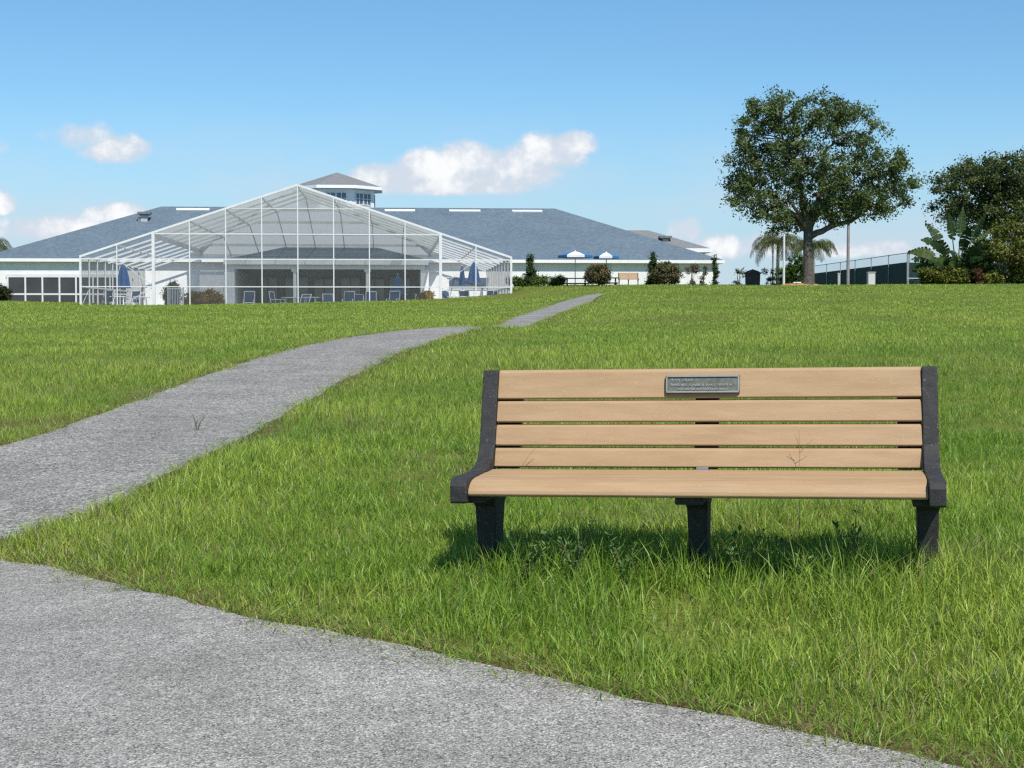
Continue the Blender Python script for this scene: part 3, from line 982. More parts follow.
stalk('seed_stalk', 'thin dry forked stalk poking up behind the right half of the bench seat', 'weed', b0,
      [[(0, 0, 0), (.0, .0, .2), (.0, .0, .50), (-.006, -.015, .60)], [(0, 0, .50), (.03, -.015, .54), (.06, -.02, .565)], [(0, 0, .52), (-.02, -.012, .58)]], M['drystem'], .0014)
b0 = in_bench(-.80, .412); b0.z = h1(b0.x, b0.y)
stalk('seed_stalk', 'thin dry bent stalk before the lowest back slat near the left bench end', 'weed', b0,
      [[(0, 0, 0), (.0, .0, .2), (.0, .0, .42), (.03, -.012, .47), (.075, -.02, .52)], [(0, 0, .41), (.05, -.014, .46)]], M['drystem'], .0014)
x_, y_ = hit(197, 432)
stalk('path_sprout', 'small forked green sprout growing out of the sloping path', 'weed', (x_, y_, h1(x_, y_)),
      [[(0, 0, 0), (-.01, 0, .07), (-.035, 0, .14)], [(0, 0, 0), (.03, 0, .08), (.06, .0, .12)], [(-.01, 0, .05), (.005, 0, .10)]], M['weedstem'], .006)

# ------------------------------------------------------------------ clubhouse
def bz_(py, D):
    return (HORIZON - py) / FPX * D - .79
club = thing('clubhouse', 'long low white clubhouse with blue-grey hip roof and cupola', 'building', B_O, BYAW)
WX0, WX1, WY0, WY1 = -23.1, 28.7, 24.0, 45.6
HE = 3.10
def hip(x0, x1, y0, y1, ze, zr, inset_x=None, th=.0):
    m_ = MB(); ym = (y0 + y1) / 2; ins = inset_x if inset_x is not None else (y1 - y0) / 2
    v = [(x0, y0, ze), (x1, y0, ze), (x1, y1, ze), (x0, y1, ze), (x0 + ins, ym, zr), (x1 - ins, ym, zr)]
    m_.add(v, [(0, 1, 5, 4), (1, 2, 5), (2, 3, 4, 5), (3, 0, 4), (3, 2, 1, 0)])
    return m_
PX0, PX1 = -5.7, 7.5        # porch recess
ww = MB()
ww.span(WX0, PX0, WY0, WY0 + .25, -1.0, HE - .02)
ww.span(PX1, WX1, WY0, WY0 + .25, -1.0, HE - .02)
ww.span(WX0, WX0 + .25, WY0 + .26, WY1, -1.0, HE - .02); ww.span(WX1 - .25, WX1, WY0 + .26, WY1, -1.0, HE - .02)
ww.span(WX0 + .26, WX1 - .26, WY1 - .25, WY1, -1.0, HE - .02)
ww.build('wall', M['wall'], club)
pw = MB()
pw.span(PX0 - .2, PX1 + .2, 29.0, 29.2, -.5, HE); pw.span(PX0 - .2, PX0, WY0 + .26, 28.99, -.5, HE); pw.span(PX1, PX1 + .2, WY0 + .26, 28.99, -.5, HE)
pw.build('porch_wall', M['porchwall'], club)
hip(WX0 - .5, WX1 + .5, WY0 - .36, WY1 + .36, HE + .20, 7.72).build('roof', M['shingle'], club)
fs = MB()
fs.span(WX0 - .54, WX1 + .54, WY0 - .40, WY0 - .363, HE - .02, HE + .205); fs.span(WX0 - .54, WX0 - .503, WY0 - .36, WY1 + .36, HE - .02, HE + .205); fs.span(WX1 + .503, WX1 + .54, WY0 - .36, WY1 + .36, HE - .02, HE + .205)
fs.build('fascia', M['fascia'], club)
MB().span(WX0 - .5, WX1 + .5, WY0 - .36, WY0 - .004, HE + .0, HE + .03).build('soffit', M['soffit'], club)
# ridge vents
zr_ = 7.72; ym_ = (WY0 + WY1) / 2; slope = (7.72 - HE - .2) / (ym_ - WY0 + .36)
def roof_z(y):
    return HE + .20 + (y - (WY0 - .36)) * slope
for a, b in ((179, 211), (383, 413), (447, 478), (510, 540)):
    D = 90 + ym_; xc = 392 - 96.5 * 90 / D
    xa, xb = (a - xc) * D / FPX, (b - xc) * D / FPX
    r_ = MB(); yy = ym_ - .80
    r_.box(((xa + xb) / 2, yy, roof_z(yy) + .05), (xb - xa, .34, .08), Matrix.Rotation(math.atan(slope), 3, 'X'))
    r_.build('ridge_vent', M['fascia'], club)
# box ventilators
def ventilator(px, py, z_, yl, sc, mt):
    D = 90 + yl; xc = 392 - 96.5 * 90 / D; x = (px - xc) * D / FPX
    v = MB(); v.box((x, yl, z_ + .30 * sc), (.62 * sc, .62 * sc, .9 * sc)); base = v.build('ventilator', M['ventlight'], club)
    c = MB(); c.box((x, yl, z_ + .85 * sc), (1.20 * sc, 1.2 * sc, .22 * sc)); c.box((x, yl, z_ + .69 * sc), (.95 * sc, .95 * sc, .09 * sc)); c.build('cap', M['vent'], base)
    s = MB(); s.box((x - .45 * sc, yl - .1, z_ + .12), (.30 * sc, .4 * sc, .42 * sc)); s.build('flashing', M['vent'], base)
ventilator(146.5, 216, roof_z(31.6) - .12, 31.6, .78, 0)
# rear wings whose roofs show over the hips
D = 141.0; xcR = 392 - 96.5 * 90 / D
xa = (600 - xcR) * D / FPX; xb = (649 - xcR) * D / FPX; xe = (703 - xcR) * D / FPX
zre, zrr = bz_(247.5, 136), bz_(229.5, D)
rw = hip(xa - 8, xe, 46.3, 55.7, zre, zrr, xe - xb); rw.build('rear_roof', M['shingle_warm'], club)
MB().span(xa - 6, xe - .5, 46.8, 55.2, -1, zre - .003).build('rear_wall', M['wall'], club)
f2 = MB(); f2.span(xa - 8, xe + .03, 46.26, 46.297, zre - .32, zre + .02); f2.span(xe + .003, xe + .04, 46.3, 55.7, zre - .32, zre + .02); f2.build('rear_fascia', M['fascia'], club)
ventilator(666, 238, bz_(244.5, 138), 48.4, .85, 0)
hip(-52, -22.5, WY0 + 4.6, WY1 - 3.6, HE + .95, 4.75, 7).build('wing_roof', M['shingle'], club)
MB().span(-51, WX0 - .01, WY0 + 5.2, WY1 - 4.2, -1, HE + .93).build('wing_wall', M['wall'], club)
# screened porch along the left wing
def windows_left():
    D = 114.0; xc = 392 - 96.5 * 90 / D
    xs = [(q - xc) * D / FPX for q in (13, 30, 46.5, 63, 79, 95.5, 112, 128.5)]
    zt, zm, zb_ = bz_(277, D), bz_(294.5, D), -.3
    yf = WY0
    for k in range(len(xs) - 1):
        g = MB(); g.span(xs[k] + .06, xs[k + 1] - .06, yf - .03, yf - .006, zb_, zt - .07); p = g.build('screen_window', M['scr_dark'], club)
        f = MB(); f.span(xs[k] + .062, xs[k + 1] - .062, yf - .05, yf - .034, zm - .06, zm + .06); f.build('rail', M['white'], p)
    fr = MB(); fr.span(xs[0] - .12, xs[-1] + .12, yf - .07, yf - .004, zt - .07, zt + .16)
    for x in xs:
        fr.span(x - .058, x + .058, yf - .068, yf - .004, zb_, zt - .072)
    fr.build('window_frame', M['white'], club)
M['scr_dark'] = mat('dark_screen', (.040, .042, .046), (.062, .064, .070), .8, .6)
windows_left()
# entry porch thrust forward below the cage roof
PYF = 18.0
pr = MB()
ze2, zr2 = 3.06, 4.02
pr.add([(-5.9, PYF - .4, ze2), (7.7, PYF - .4, ze2), (-2.2, PYF + 3.0, zr2), (4.25, PYF + 3.0, zr2), (-5.9, WY0 - .6, ze2), (7.7, WY0 - .6, ze2), (-2.2, WY0 + 2, zr2), (4.25, WY0 + 2, zr2)],
       [(0, 1, 3, 2), (2, 3, 7, 6), (0, 2, 6, 4), (1, 5, 7, 3), (0, 4, 5, 1)])
pr.build('porch_roof', M['shingle'], club)
pf = MB(); pf.span(-5.95, 7.75, PYF - .46, PYF - .403, 2.72, ze2 + .05); pf.span(-5.7, 7.5, PYF - .1, PYF + .2, 2.42, 2.719)
pf.build('porch_beam', M['fascia'], club)
MB().span(-5.8, 7.6, PYF - .05, 29.0, 2.73, 2.78).build('porch_ceiling', M['soffit'], club)
def column(x, w_):
    c = MB(); c.box((x, PYF + .05, 1.1), (w_, w_, 2.4)); o = c.build('porch_column', M['wall'], club, bevel=.02)
    k = MB(); k.box((x, PYF + .05, 2.36), (w_ * 2.1, w_ * 1.5, .16)); k.box((x, PYF + .05, 2.25), (w_ * 1.5, w_ * 1.2, .06)); k.build('capital', M['fascia'], o)
for x in (-1.25, 3.62):
    column(x, .22)
for xa_, xb_ in ((-5.95, -5.25), (7.2, 7.75)):
    MB().span(xa_, xb_, PYF - .12, 29.0, -.3, 2.415).build('porch_side', M['wall'], club)
for k, (xa_, xb_, z0_, z1_) in enumerate([(-4.6, -3.2, .0, 2.1), (-2.6, -.9, .0, 2.1), (-.5, 1.0, .5, 2.0), (1.5, 2.9, .0, 2.1), (3.3, 4.7, .5, 2.0), (5.1, 6.6, .0, 2.1)]):
    g = MB(); g.span(xa_, xb_, 28.95, 28.985, z0_, z1_); p = g.build('window', M['glass'], club)
    f = MB()
    for x in (xa_ - .05, (xa_ + xb_) / 2, xb_ + .05):
        f.span(x - .045, x + .045, 28.90, 28.94, z0_ - .0, z1_ + .08)
    f.span(xa_ - .095, xb_ + .095, 28.895, 28.938, z1_ + .081, z1_ + .18)
    f.build('frame', M['dark'], p)
# right-hand wall under the cage: a long low window and a second trim line
g = MB(); D = 114; xc = 392 - 96.5 * 90 / D
g.span((447 - xc) * D / FPX, (486 - xc) * D / FPX, WY0 - .03, WY0 - .006, 1.25, 2.0); p = g.build('window', M['glass'], club)
f = MB(); f.span((445 - xc) * D / FPX, (488 - xc) * D / FPX, WY0 - .06, WY0 - .034, 1.17, 1.249); f.span((445 - xc) * D / FPX, (488 - xc) * D / FPX, WY0 - .06, WY0 - .034, 2.001, 2.08); f.build('frame', M['white'], p)
# cupola
D = 127.0; xc = 392 - 96.5 * 90 / D
cx_ = (336 - xc) * D / FPX; cyy = D - 90
def octa(r, z, rot=R(22.5)):
    return [(cx_ + r * math.cos(rot + k * math.pi / 4), cyy + r * math.sin(rot + k * math.pi / 4), z) for k in range(8)]
zce, zca = 9.10, 10.62
m_ = MB(); b0 = octa(3.15, 6.2); b1 = octa(3.15, zce)
m_.add(b0 + b1, [tuple(range(7, -1, -1)), tuple(range(8, 16))] + [(k, (k + 1) % 8, 8 + (k + 1) % 8, 8 + k) for k in range(8)])
cup = m_.build('cupola', M['wall'], club)
m_ = MB(); b0 = octa(3.80, zce + .26); m_.add(b0 + [(cx_, cyy, zca)], [(k, (k + 1) % 8, 8) for k in range(8)] + [tuple(range(7, -1, -1))])
m_.build('cupola_roof', M['shingle_warm'], cup)
m_ = MB(); b0 = octa(3.83, zce + .02); b1 = octa(3.83, zce + .257); m_.add(b0 + b1, [tuple(range(7, -1, -1)), tuple(range(8, 16))] + [(k, (k + 1) % 8, 8 + (k + 1) % 8, 8 + k) for k in range(8)])
m_.build('cupola_fascia', M['fascia'], cup)
for k in range(8):
    a = R(22.5) + (k + .5) * math.pi / 4
    nrm = Vector((math.cos(a), math.sin(a), 0)); tan = Vector((-math.sin(a), math.cos(a), 0))
    if nrm.y > .2:
        continue
    ctr = Vector((cx_, cyy, 0)) + nrm * (3.15 * math.cos(R(22.5)))
    g = MB(); f = MB()
    for off in (-.42, .42):
        c = ctr + tan * off + Vector((0, 0, zce - .72))
        rot = Matrix((tan, nrm, Vector((0, 0, 1)))).transposed()
        g.box(c + nrm * .016, (.70, .03, .82), rot)
        for dx_ in (-.38, 0, .38):
            f.box(c + nrm * .050 + tan * dx_, (.05, .03, .94), rot)
        for dz_ in (-.44, 0, .44):
            f.box(c + nrm * .047 + Vector((0, 0, dz_)), (.80, .02, .05), rot)
    wo_ = g.build('window', M['glass'], cup); f.build('frame', M['white'], wo_)

# ------------------------------------------------------------------ pool cage
cage = thing('pool_cage', 'large white gabled screen enclosure in front of the clubhouse', 'enclosure', B_O, BYAW)
CW, CE, CPK, CL = 12.0, 2.58, 6.60, 23.2
HIPY = 9.0
ZREAR = 3.62
def croof(x):
    return CPK - abs(x) * (CPK - CE) / CW
def cz_at(x, y):
    z = croof(x)
    if y > HIPY:
        z = min(z, CPK - (y - HIPY) * (CPK - ZREAR) / (CL - HIPY))
    return z
bay = 2 * CW / 12
xs = [-CW + k * bay for k in range(13)]
for k, x in enumerate(xs):
    big = k in (2, 10)
    wdt =   .165 if big else (.12 if k in (0, 12) else .058)
    b = MB(); top = croof(x) - .06
    b.box((x, 0, (top - 1.2) / 2), (wdt, .16 if big else .11, top + 1.2))
    b.build('post', M['white'], cage)
fr = MB()
for sg in (-1, 1):
    fr.bar((sg * (CW + .05), 0, CE - .015), (0, 0, CPK), .11, .115)
fr.build('gable_beam', M['white'], cage)
def rail_x(z, half, wd=.06, y=-.002):
    return MB().span(-half, half, y - .032, y + .032, z - wd / 2, z + wd / 2)
for z, half, wd in ((.90, CW, .052), (2.44, CW, .060), (3.85, (CPK - 3.85) / (CPK - CE) * CW, .060), (5.28, (CPK - 5.28) / (CPK - CE) * CW, .035)):
    rail_x(z, half, wd).build('rail', M['white'], cage)
# side walls
ny = 9
sy = [CL * k / ny for k in range(1, ny + 1)]
for sg in (-1, 1):
    for y in sy:
        b = MB(); b.box((sg * CW, y, (CE - 1.2) / 2), (.07, .16, CE + 1.2)); b.build('post', M['offwhite'], cage)
    for z in (.90, CE):
        b = MB(); b.span(sg * CW - .035, sg * CW + .035, .08, CL, z - .045, z + .045); b.build('rail', M['offwhite'], cage)
# rafters, each a bent frame following the roof
npl = 8
for k in range(1, npl + 1):
    y = CL * k / npl
    zt = cz_at(0, y)
    xk = CW * (CPK - zt) / (CPK - CE) if y > HIPY else 0.0
    r_ = MB()
    for sg in (-1, 1):
        r_.bar((sg * CW, y, CE - .10), (sg * xk, y, zt - .10), .06, .095)
    if xk > 0:
        r_.bar((-xk, y, zt - .09), (xk, y, zt - .09), .06, .18)
    r_.build('rafter', M['offwhite'], cage)
# purlins running back along the slopes
for k in range(1, 12):
    x = xs[k]
    ye = CL
    if abs(x) < CW * (CPK - ZREAR) / (CPK - CE):
        yk = HIPY + (CPK - croof(x)) / (CPK - ZREAR) * (CL - HIPY)
        p = MB(); p.bar((x, .1, croof(x) - .05), (x, yk, croof(x) - .05), .05, .10); p.bar((x, yk, croof(x) - .05), (x, CL, ZREAR - .05), .05, .10)
    else:
        p = MB(); p.bar((x, .1, croof(x) - .05), (x, CL, croof(x) - .05), .05, .10)
    p.build('purlin', M['offwhite'], cage)
# gutter beams over the two heavy posts
for sg in (-1, 1):
    x = sg * xs[10]
    MB().bar((x, .1, croof(x) - .20), (x, CL, croof(x) - .20), .10, .20).build('gutter_beam', M['offwhite'], cage)
# cable braces in the corner bays and on the side walls
for sg in (-1, 1):
    a = sg * xs[12]; b_ = sg * xs[11]; c = sg * xs[10]
    for pa, pb in (((b_, .03, 2.44), (c, .03, .9)), ((c, .034, .88), (b_, .034, -.25)), ((sg * CW, 2.6, .85), (sg * CW, 0.2, -.2)), ((sg * CW, CL - 2.6, 2.4), (sg * CW, CL, .9))):
        MB().bar(pa, pb, .03, .03).build('brace', M['white'], cage)
# screens
def tri_screen(name, polys, mt):
    m_ = MB()
    for p in polys:
        m_.add(p, [tuple(range(len(p)))])
    return m_.build(name, mt, cage)
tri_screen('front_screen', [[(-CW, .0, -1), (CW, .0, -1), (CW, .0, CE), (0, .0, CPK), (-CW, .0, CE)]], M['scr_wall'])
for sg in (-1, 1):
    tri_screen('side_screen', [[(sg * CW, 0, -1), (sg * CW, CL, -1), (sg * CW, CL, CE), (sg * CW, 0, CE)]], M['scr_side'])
xg = xs[10]; zg = croof(xg); xr = CW * (CPK - ZREAR) / (CPK - CE)
yg = HIPY + (CPK - zg) / (CPK - ZREAR) * (CL - HIPY)
for sg in (-1, 1):
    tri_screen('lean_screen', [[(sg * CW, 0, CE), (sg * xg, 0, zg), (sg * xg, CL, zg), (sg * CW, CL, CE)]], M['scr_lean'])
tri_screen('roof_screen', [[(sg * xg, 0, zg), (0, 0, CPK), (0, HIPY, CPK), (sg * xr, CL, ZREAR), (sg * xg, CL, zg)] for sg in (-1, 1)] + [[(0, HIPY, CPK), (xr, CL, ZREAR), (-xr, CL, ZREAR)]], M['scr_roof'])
MB().span(-CW, CW, -.1, 29, -1.3, -.28).build('deck', M['floor'], cage)

# ------------------------------------------------------------------ furniture inside the cage
DECK = B_O.z - .28
def CG(px, d, z=None):
    x = ray(px, 384).x * d
    return Vector((x, d, DECK if z is None else z))
def closed_umbrella(label, loc, h, r, drop, group='folded blue parasols by the pool'):
    o = thing('folded_umbrella', label, 'umbrella', loc, 0, group)
    MB().tube([(0, 0, 0), (0, 0, h + .05)], .025, 8).build('pole', M['white'], o)
    c = MB(); nf = 16
    c.lathe([(.02, h), (r * .45, h - drop * .18), (r * .72, h - drop * .55), (r * .86, h - drop * .85), (r, h - drop), (r * .5, h - drop * .97)], 24, wob=lambda k, i: .22 * (1 if k % 3 == 0 else -.25) * min(1, i / 2) )
    c.build('canopy', M['blue'], o)
    MB().lathe([(.25, 0), (.25, .06), (.05, .10), (.04, .3)], 14).build('base', M['white'], o)
    return o
closed_umbrella('broad folded blue umbrella in the left corner of the screen enclosure', CG(124.5, 100), 2.55 + .28, .40, 1.55)
closed_umbrella('broad folded blue umbrella at right in the screen enclosure', CG(474, 99), 2.62 + .28, .36, 1.30)
closed_umbrella('slim folded blue umbrella left of the broad one on the right', CG(462.3, 101), 2.45 + .28, .19, 1.25)
closed_umbrella('small folded blue umbrella among the loungers below the porch', CG(398, 103), 1.95 + .28, .30, 1.25)
def make_chair(label, loc, rz):
    o = thing('patio_chair', label, 'chair', loc, rz, 'blue sling chairs on the pool deck')
    f = MB()
    for sx in (-.33, .33):
        f.tube([(sx, .42, 0), (sx, .38, .40), (sx, .52, 1.12)], .026, 6); f.tube([(sx, -.34, 0), (sx, -.30, .62), (sx, .40, .62)], .026, 6)
    f.tube([(-.33, .52, 1.12), (.33, .52, 1.12)], .03, 6); f.tube([(-.33, -.30, .40), (.33, -.30, .40)], .024, 6)
    f.build('frame', M['white'], o)
    MB().add([(-.30, -.30, .43), (.30, -.30, .43), (.30, .36, .40), (-.30, .36, .40), (-.30, -.30, .41), (.30, -.30, .41), (.30, .36, .38), (-.30, .36, .38)], [(0, 1, 2, 3), (7, 6, 5, 4), (0, 4, 5, 1), (1, 5, 6, 2), (2, 6, 7, 3), (3, 7, 4, 0)]).build('seat', M['bluesling'], o)
    MB().add([(-.30, .38, .42), (.30, .38, .42), (.30, .51, 1.10), (-.30, .51, 1.10), (-.30, .40, .42), (.30, .40, .42), (.30, .53, 1.10), (-.30, .53, 1.10)], [(0, 1, 2, 3), (7, 6, 5, 4), (0, 4, 5, 1), (1, 5, 6, 2), (2, 6, 7, 3), (3, 7, 4, 0)]).build('backrest', M['bluesling'], o)
    return o
chair0 = make_chair('blue sling chair nearest the left corner post of the enclosure', CG(109.5, 99), R(8))
for px, d, rz, lab in [(132, 100.5, -25, 'blue sling chair right of the broad folded umbrella at left'),
                       (249.5, 102, 5, 'blue sling chair in front of the white porch pillar at left'),
                       (279, 104, 70, 'blue sling chair turned sideways before the dark porch window'),
                       (348.5, 102, -4, 'blue sling chair left of the right porch column'),
                       (371.5, 102.5, 6, 'blue sling chair just right of the right porch column'),
                       (393, 101, -12, 'blue sling chair in front of the small folded umbrella'),
                       (449, 98, 35, 'blue sling chair beside the heavy right post of the enclosure'),
                       (467, 100, 160, 'blue sling chair below the slim folded umbrella'),
                       (484, 99, -50, 'blue sling chair right of the broad folded umbrella at right'),
                       (495, 101, 20, 'blue sling chair in the right corner of the enclosure')]:
    copy_thing(chair0, lab, CG(px, d), R(rz))
def make_pool_table(label, loc):
    o = thing('patio_table', label, 'table', loc, 0, 'white patio tables on the pool deck')
    MB().lathe([(.58, .70), (.60, .715), (.60, .735), (.58, .745)], 24).build('tabletop', M['white'], o)
    for k in range(4):
        a = R(45 + 90 * k)
        MB().tube([(.50 * math.cos(a), .50 * math.sin(a), 0), (.42 * math.cos(a), .42 * math.sin(a), .70)], .03, 6).build('leg', M['white'], o)
    return o
tab0 = make_pool_table('white round table left of the crossing cables in the enclosure', CG(120, 97))
for px, d, lab in [(141, 99, 'white round table beside the heavy left post of the enclosure'), (291, 102, 'white round table before the left porch column'),
                   (311, 101, 'white round table midway between the two porch columns'), (457, 97, 'white round table right of the heavy right post'), (478, 96.5, 'white round table in the right bay of the enclosure')]:
    copy_thing(tab0, lab, CG(px, d))
def make_lounge(label, loc, rz):
    o = thing('lounge_chair', label, 'lounger', loc, rz, 'white framed loungers below the porch')
    f = MB()
    for sx in (-.33, .33):
        f.tube([(sx, -1.0, .36), (sx, .35, .36), (sx, .75, .95)], .03, 6)
        f.tube([(sx, -.8, 0), (sx, -.8, .36)], .03, 6); f.tube([(sx, .3, 0), (sx, .3, .36)], .03, 6)
    f.tube([(-.33, .75, .95), (.33, .75, .95)], .03, 6); f.tube([(-.33, -1, .36), (.33, -1, .36)], .03, 6)
    f.build('frame', M['white'], o)
    s = MB(); s.bar((0, -.98, .38), (0, .34, .38), .60, .02); s.bar((0, .37, .39), (0, .74, .94), .60, .02); s.build('sling', M['bluesling'], o)
    return o
l0 = make_lounge('white framed lounger beside the tables between the porch columns', CG(329, 102), R(10))
copy_thing(l0, 'white framed lounger directly below the left porch column', CG(302, 103.5), R(-20))
copy_thing(l0, 'white framed lounger between the two blue chairs right of centre', CG(360, 104), R(12))
copy_thing(l0, 'white framed lounger right of the small folded blue umbrella', CG(409, 103), R(-8))
# white picket gate
gt = thing('picket_gate', 'white picket gate standing inside the enclosure behind the left heavy post', 'gate', CG(176.5, 99))
p = MB()
for k in range(9):
    x = -.40 + k * .10
    p.box((x, 0, .62), (.035, .03, 1.18))
p.build('pickets', M['white'], gt)
p = MB(); p.span(-.46, .46, -.04, -.016, 1.20, 1.27); p.span(-.46, .46, -.04, -.016, .06, .13); p.build('rail', M['white'], gt)
for x in (-.48, .48):
    MB().box((x, 0, .68), (.06, .06, 1.36)).build('post', M['white'], gt)

# ------------------------------------------------------------------ foliage
def leaves_mesh(pts, nrm, size, aspect, cols, seed):
    """POINTS (n,3): one pointed leaf at each; returns verts, loops, sizes, colours"""
    g = np.random.default_rng(seed)
    n = len(pts)
    u = g.normal(size=(n, 3)); u -= nrm * (u * nrm).sum(1)[:, None]; u /= np.linalg.norm(u, axis=1)[:, None] + 1e-9
    v = np.cross(nrm, u)
    s_ = size * (.6 + .8 * g.random(n))[:, None]
    a = pts - u * s_ * .5; c = pts + u * s_ * .5
    b = pts + v * s_ * aspect * .5 + nrm * s_ * .06; d = pts - v * s_ * aspect * .5 + nrm * s_ * .06
    V = np.stack([a, b, c, d], 1).reshape(-1, 3)
    C = np.repeat(cols, 4, 0)
    return V, np.arange(4 * n), np.full(n, 4), C
def foliage(name, parent, lobes, ncl, per, size, cr, palette, seed, aspect=.55, flat=.75, edge=.45, up=.5):
    """leaf sprays on twig ends spread through a union of lobes"""
    g = np.random.default_rng(seed)
    L = np.array(lobes, float)
    vol = (L[:, 3] * L[:, 4] * L[:, 5]) ** .8; pick = g.choice(len(L), ncl, p=vol / vol.sum())
    dirs = g.normal(size=(ncl, 3)); dirs /= np.linalg.norm(dirs, axis=1)[:, None]
    r = g.random(ncl) ** edge
    C = L[pick, :3] + dirs * L[pick, 3:6] * r[:, None]
    shade_c = g.random(ncl)
    n = ncl * per
    idx = np.repeat(np.arange(ncl), per)
    crr = cr * (.55 + .9 * g.random(ncl))[idx]
    off = g.normal(size=(n, 3)) * .5
    off[:, 2] *= flat
    pts = C[idx] + off * crr[:, None]
    nrm = g.normal(size=(n, 3)) + np.array([0, 0, up]) + dirs[idx] * .5
    nrm /= np.linalg.norm(nrm, axis=1)[:, None]
    pal = np.array(palette, float)
    k = np.clip(shade_c[idx] * .6 + g.random(n) * .55, 0, .999) * (len(pal) - 1)
    k0 = k.astype(int); fr_ = (k - k0)[:, None]
    cols = (pal[k0] * (1 - fr_) + pal[np.minimum(k0 + 1, len(pal) - 1)] * fr_) * (.75 + .5 * g.random((n, 1)))
    V, l, s_, cc = leaves_mesh(pts, nrm, size, aspect, cols, seed + 1)
    return link(name, raw_mesh(name, V, l, s_, M['leaf'], False, cc), parent), C
def limb(m_, a, b, r0, r1, sag=.1, n=6, rr=random):
    a = Vector(a); b = Vector(b); L = (b - a).length
    k = Vector((rr.uniform(-1, 1), rr.uniform(-1, 1), rr.uniform(.2, 1))) * L * sag
    pts = [a.lerp(b, t) + k * (4 * t * (1 - t)) * .5 + Vector((rr.uniform(-1, 1), rr.uniform(-1, 1), rr.uniform(-1, 1))) * L * .025 * (0 < t < 1) for t in [i / n for i in range(n + 1)]]
    m_.tube(pts, [r0 + (r1 - r0) * i / n for i in range(n + 1)], 7)
    return pts
def broad_tree(name, label, base_px, base_d, lobes_px, trunk_top, limbs, tr, pal, ncl, per, size, cr, seed, group=None, depth=.85, sub=2, extra=None):
    rr = random.Random(seed)
    b = G3(base_px, base_d)
    o = thing(name, label, 'tree', b, 0, group)
    px2m = base_d / FPX
    def loc(px, py, dy=0.0):
        p = P(px, py, base_d + dy); k = (base_d + dy) / base_d
        return Vector((p.x - b.x, dy, p.z - b.z))
    lobes = []
    for (px, py, rx, ry) in lobes_px:
        dy = rr.uniform(-1, 1) * max(0, 3.4 - rx * px2m) * depth
        c = loc(px, py, dy)
        lobes.append((c.x, c.y, c.z, rx * px2m, max(rx, ry) * px2m * depth, ry * px2m))
    crown, C = foliage('crown', o, lobes, ncl, per, size, cr, pal, seed)
    t = MB()
    tp = loc(*trunk_top)
    flare = [(0, 0, -.3), (0.01, 0, .05), (.02, 0, .45), (tp.x * .35, 0, tp.z * .45), (tp.x * .7, 0.02, tp.z * .75), (tp.x, 0, tp.z)]
    t.tube(flare, [tr * 1.5, tr * 1.28, tr * 1.06, tr * .95, tr * .92, tr * .9], 12)
    tips = []
    for (fx, fy, tx_, ty, r0, r1, dy) in limbs:
        pts = limb(t, loc(fx, fy), loc(tx_, ty, dy), r0, r1, .12, 7, rr)
        tips += pts[2:]
    # twigs from the limbs out to the sprays
    tips_np = np.array([tuple(p) for p in tips])
    order = np.random.default_rng(seed + 5).permutation(len(C))[: min(len(C), 170)]
    for k in order:
        c = C[k]
        dd = np.linalg.norm(tips_np - c, axis=1) + np.maximum(0, tips_np[:, 2] - c[2]) * .5
        j_ = int(np.argmin(dd))
        limb(t, tips[j_], c, .035, .010, .12, 4, rr)
    t.build('trunk', M['bark'], o, smooth=True)
    return o
oakpal = [(.050, .074, .026), (.078, .116, .040), (.115, .156, .056), (.165, .195, .078)]
broad_tree('oak_tree', 'large spreading oak with a thick leaning low limb, on the hill crest', 807, 86,
           [(775, 121, 34, 30), (822, 116, 36, 24), (855, 135, 32, 30), (765, 158, 36, 28), (748, 193, 26, 20), (738, 184, 14, 16), (800, 165, 45, 40), (850, 178, 44, 32),
            (893, 172, 32, 24), (908, 192, 18, 14), (772, 208, 36, 20), (825, 208, 34, 16), (868, 205, 32, 14), (905, 158, 20, 10), (745, 128, 12, 16), (795, 222, 22, 12), (893, 205, 20, 12), (730, 160, 8, 8), (766, 112, 22, 18), (846, 112, 20, 14), (745, 150, 14, 14), (870, 150, 20, 16), (780, 228, 16, 8), (835, 205, 30, 20)],
           (808, 228), [(808, 231, 775, 200, .20, .07, .5), (808, 229, 792, 160, .22, .07, -.6), (809, 228, 826, 150, .22, .06, .6), (811, 236, 850, 222, .19, .11, -.3), (850, 222, 893, 196, .11, .05, -.5),
                        (808, 232, 760, 190, .13, .04, -.9), (826, 150, 850, 135, .08, .04, .4), (792, 160, 778, 125, .08, .04, -.2), (792, 165, 820, 115, .07, .03, .3), (845, 223, 872, 180, .09, .04, .9), (775, 200, 748, 190, .07, .03, .4), (811, 225, 850, 180, .12, .05, 1.4), (806, 225, 785, 190, .12, .05, -1.6)],
           .265, oakpal, 600, 92, .150, .41, 101)
broad_tree('shade_tree', 'big dark leafy tree cut by the right edge behind the broad-leaved plants', 1001, 98,
           [(957, 188, 26, 26), (975, 170, 28, 18), (1005, 172, 34, 22), (995, 200, 44, 26), (945, 212, 16, 14), (972, 218, 30, 16), (1045, 185, 40, 36), (1035, 160, 26, 14), (1020, 218, 36, 18), (938, 182, 10, 12)],
           (1001, 236), [(1001, 240, 965, 205, .20, .06, .5), (1001, 238, 985, 180, .2, .06, -.5), (1002, 238, 1030, 180, .22, .07, .4), (1002, 240, 1055, 200, .18, .06, -.6), (965, 205, 948, 195, .08, .04, .1)],
           .28, [(.038, .054, .019), (.058, .082, .028), (.090, .118, .038), (.13, .155, .054)], 420, 95, .17, .50, 131)
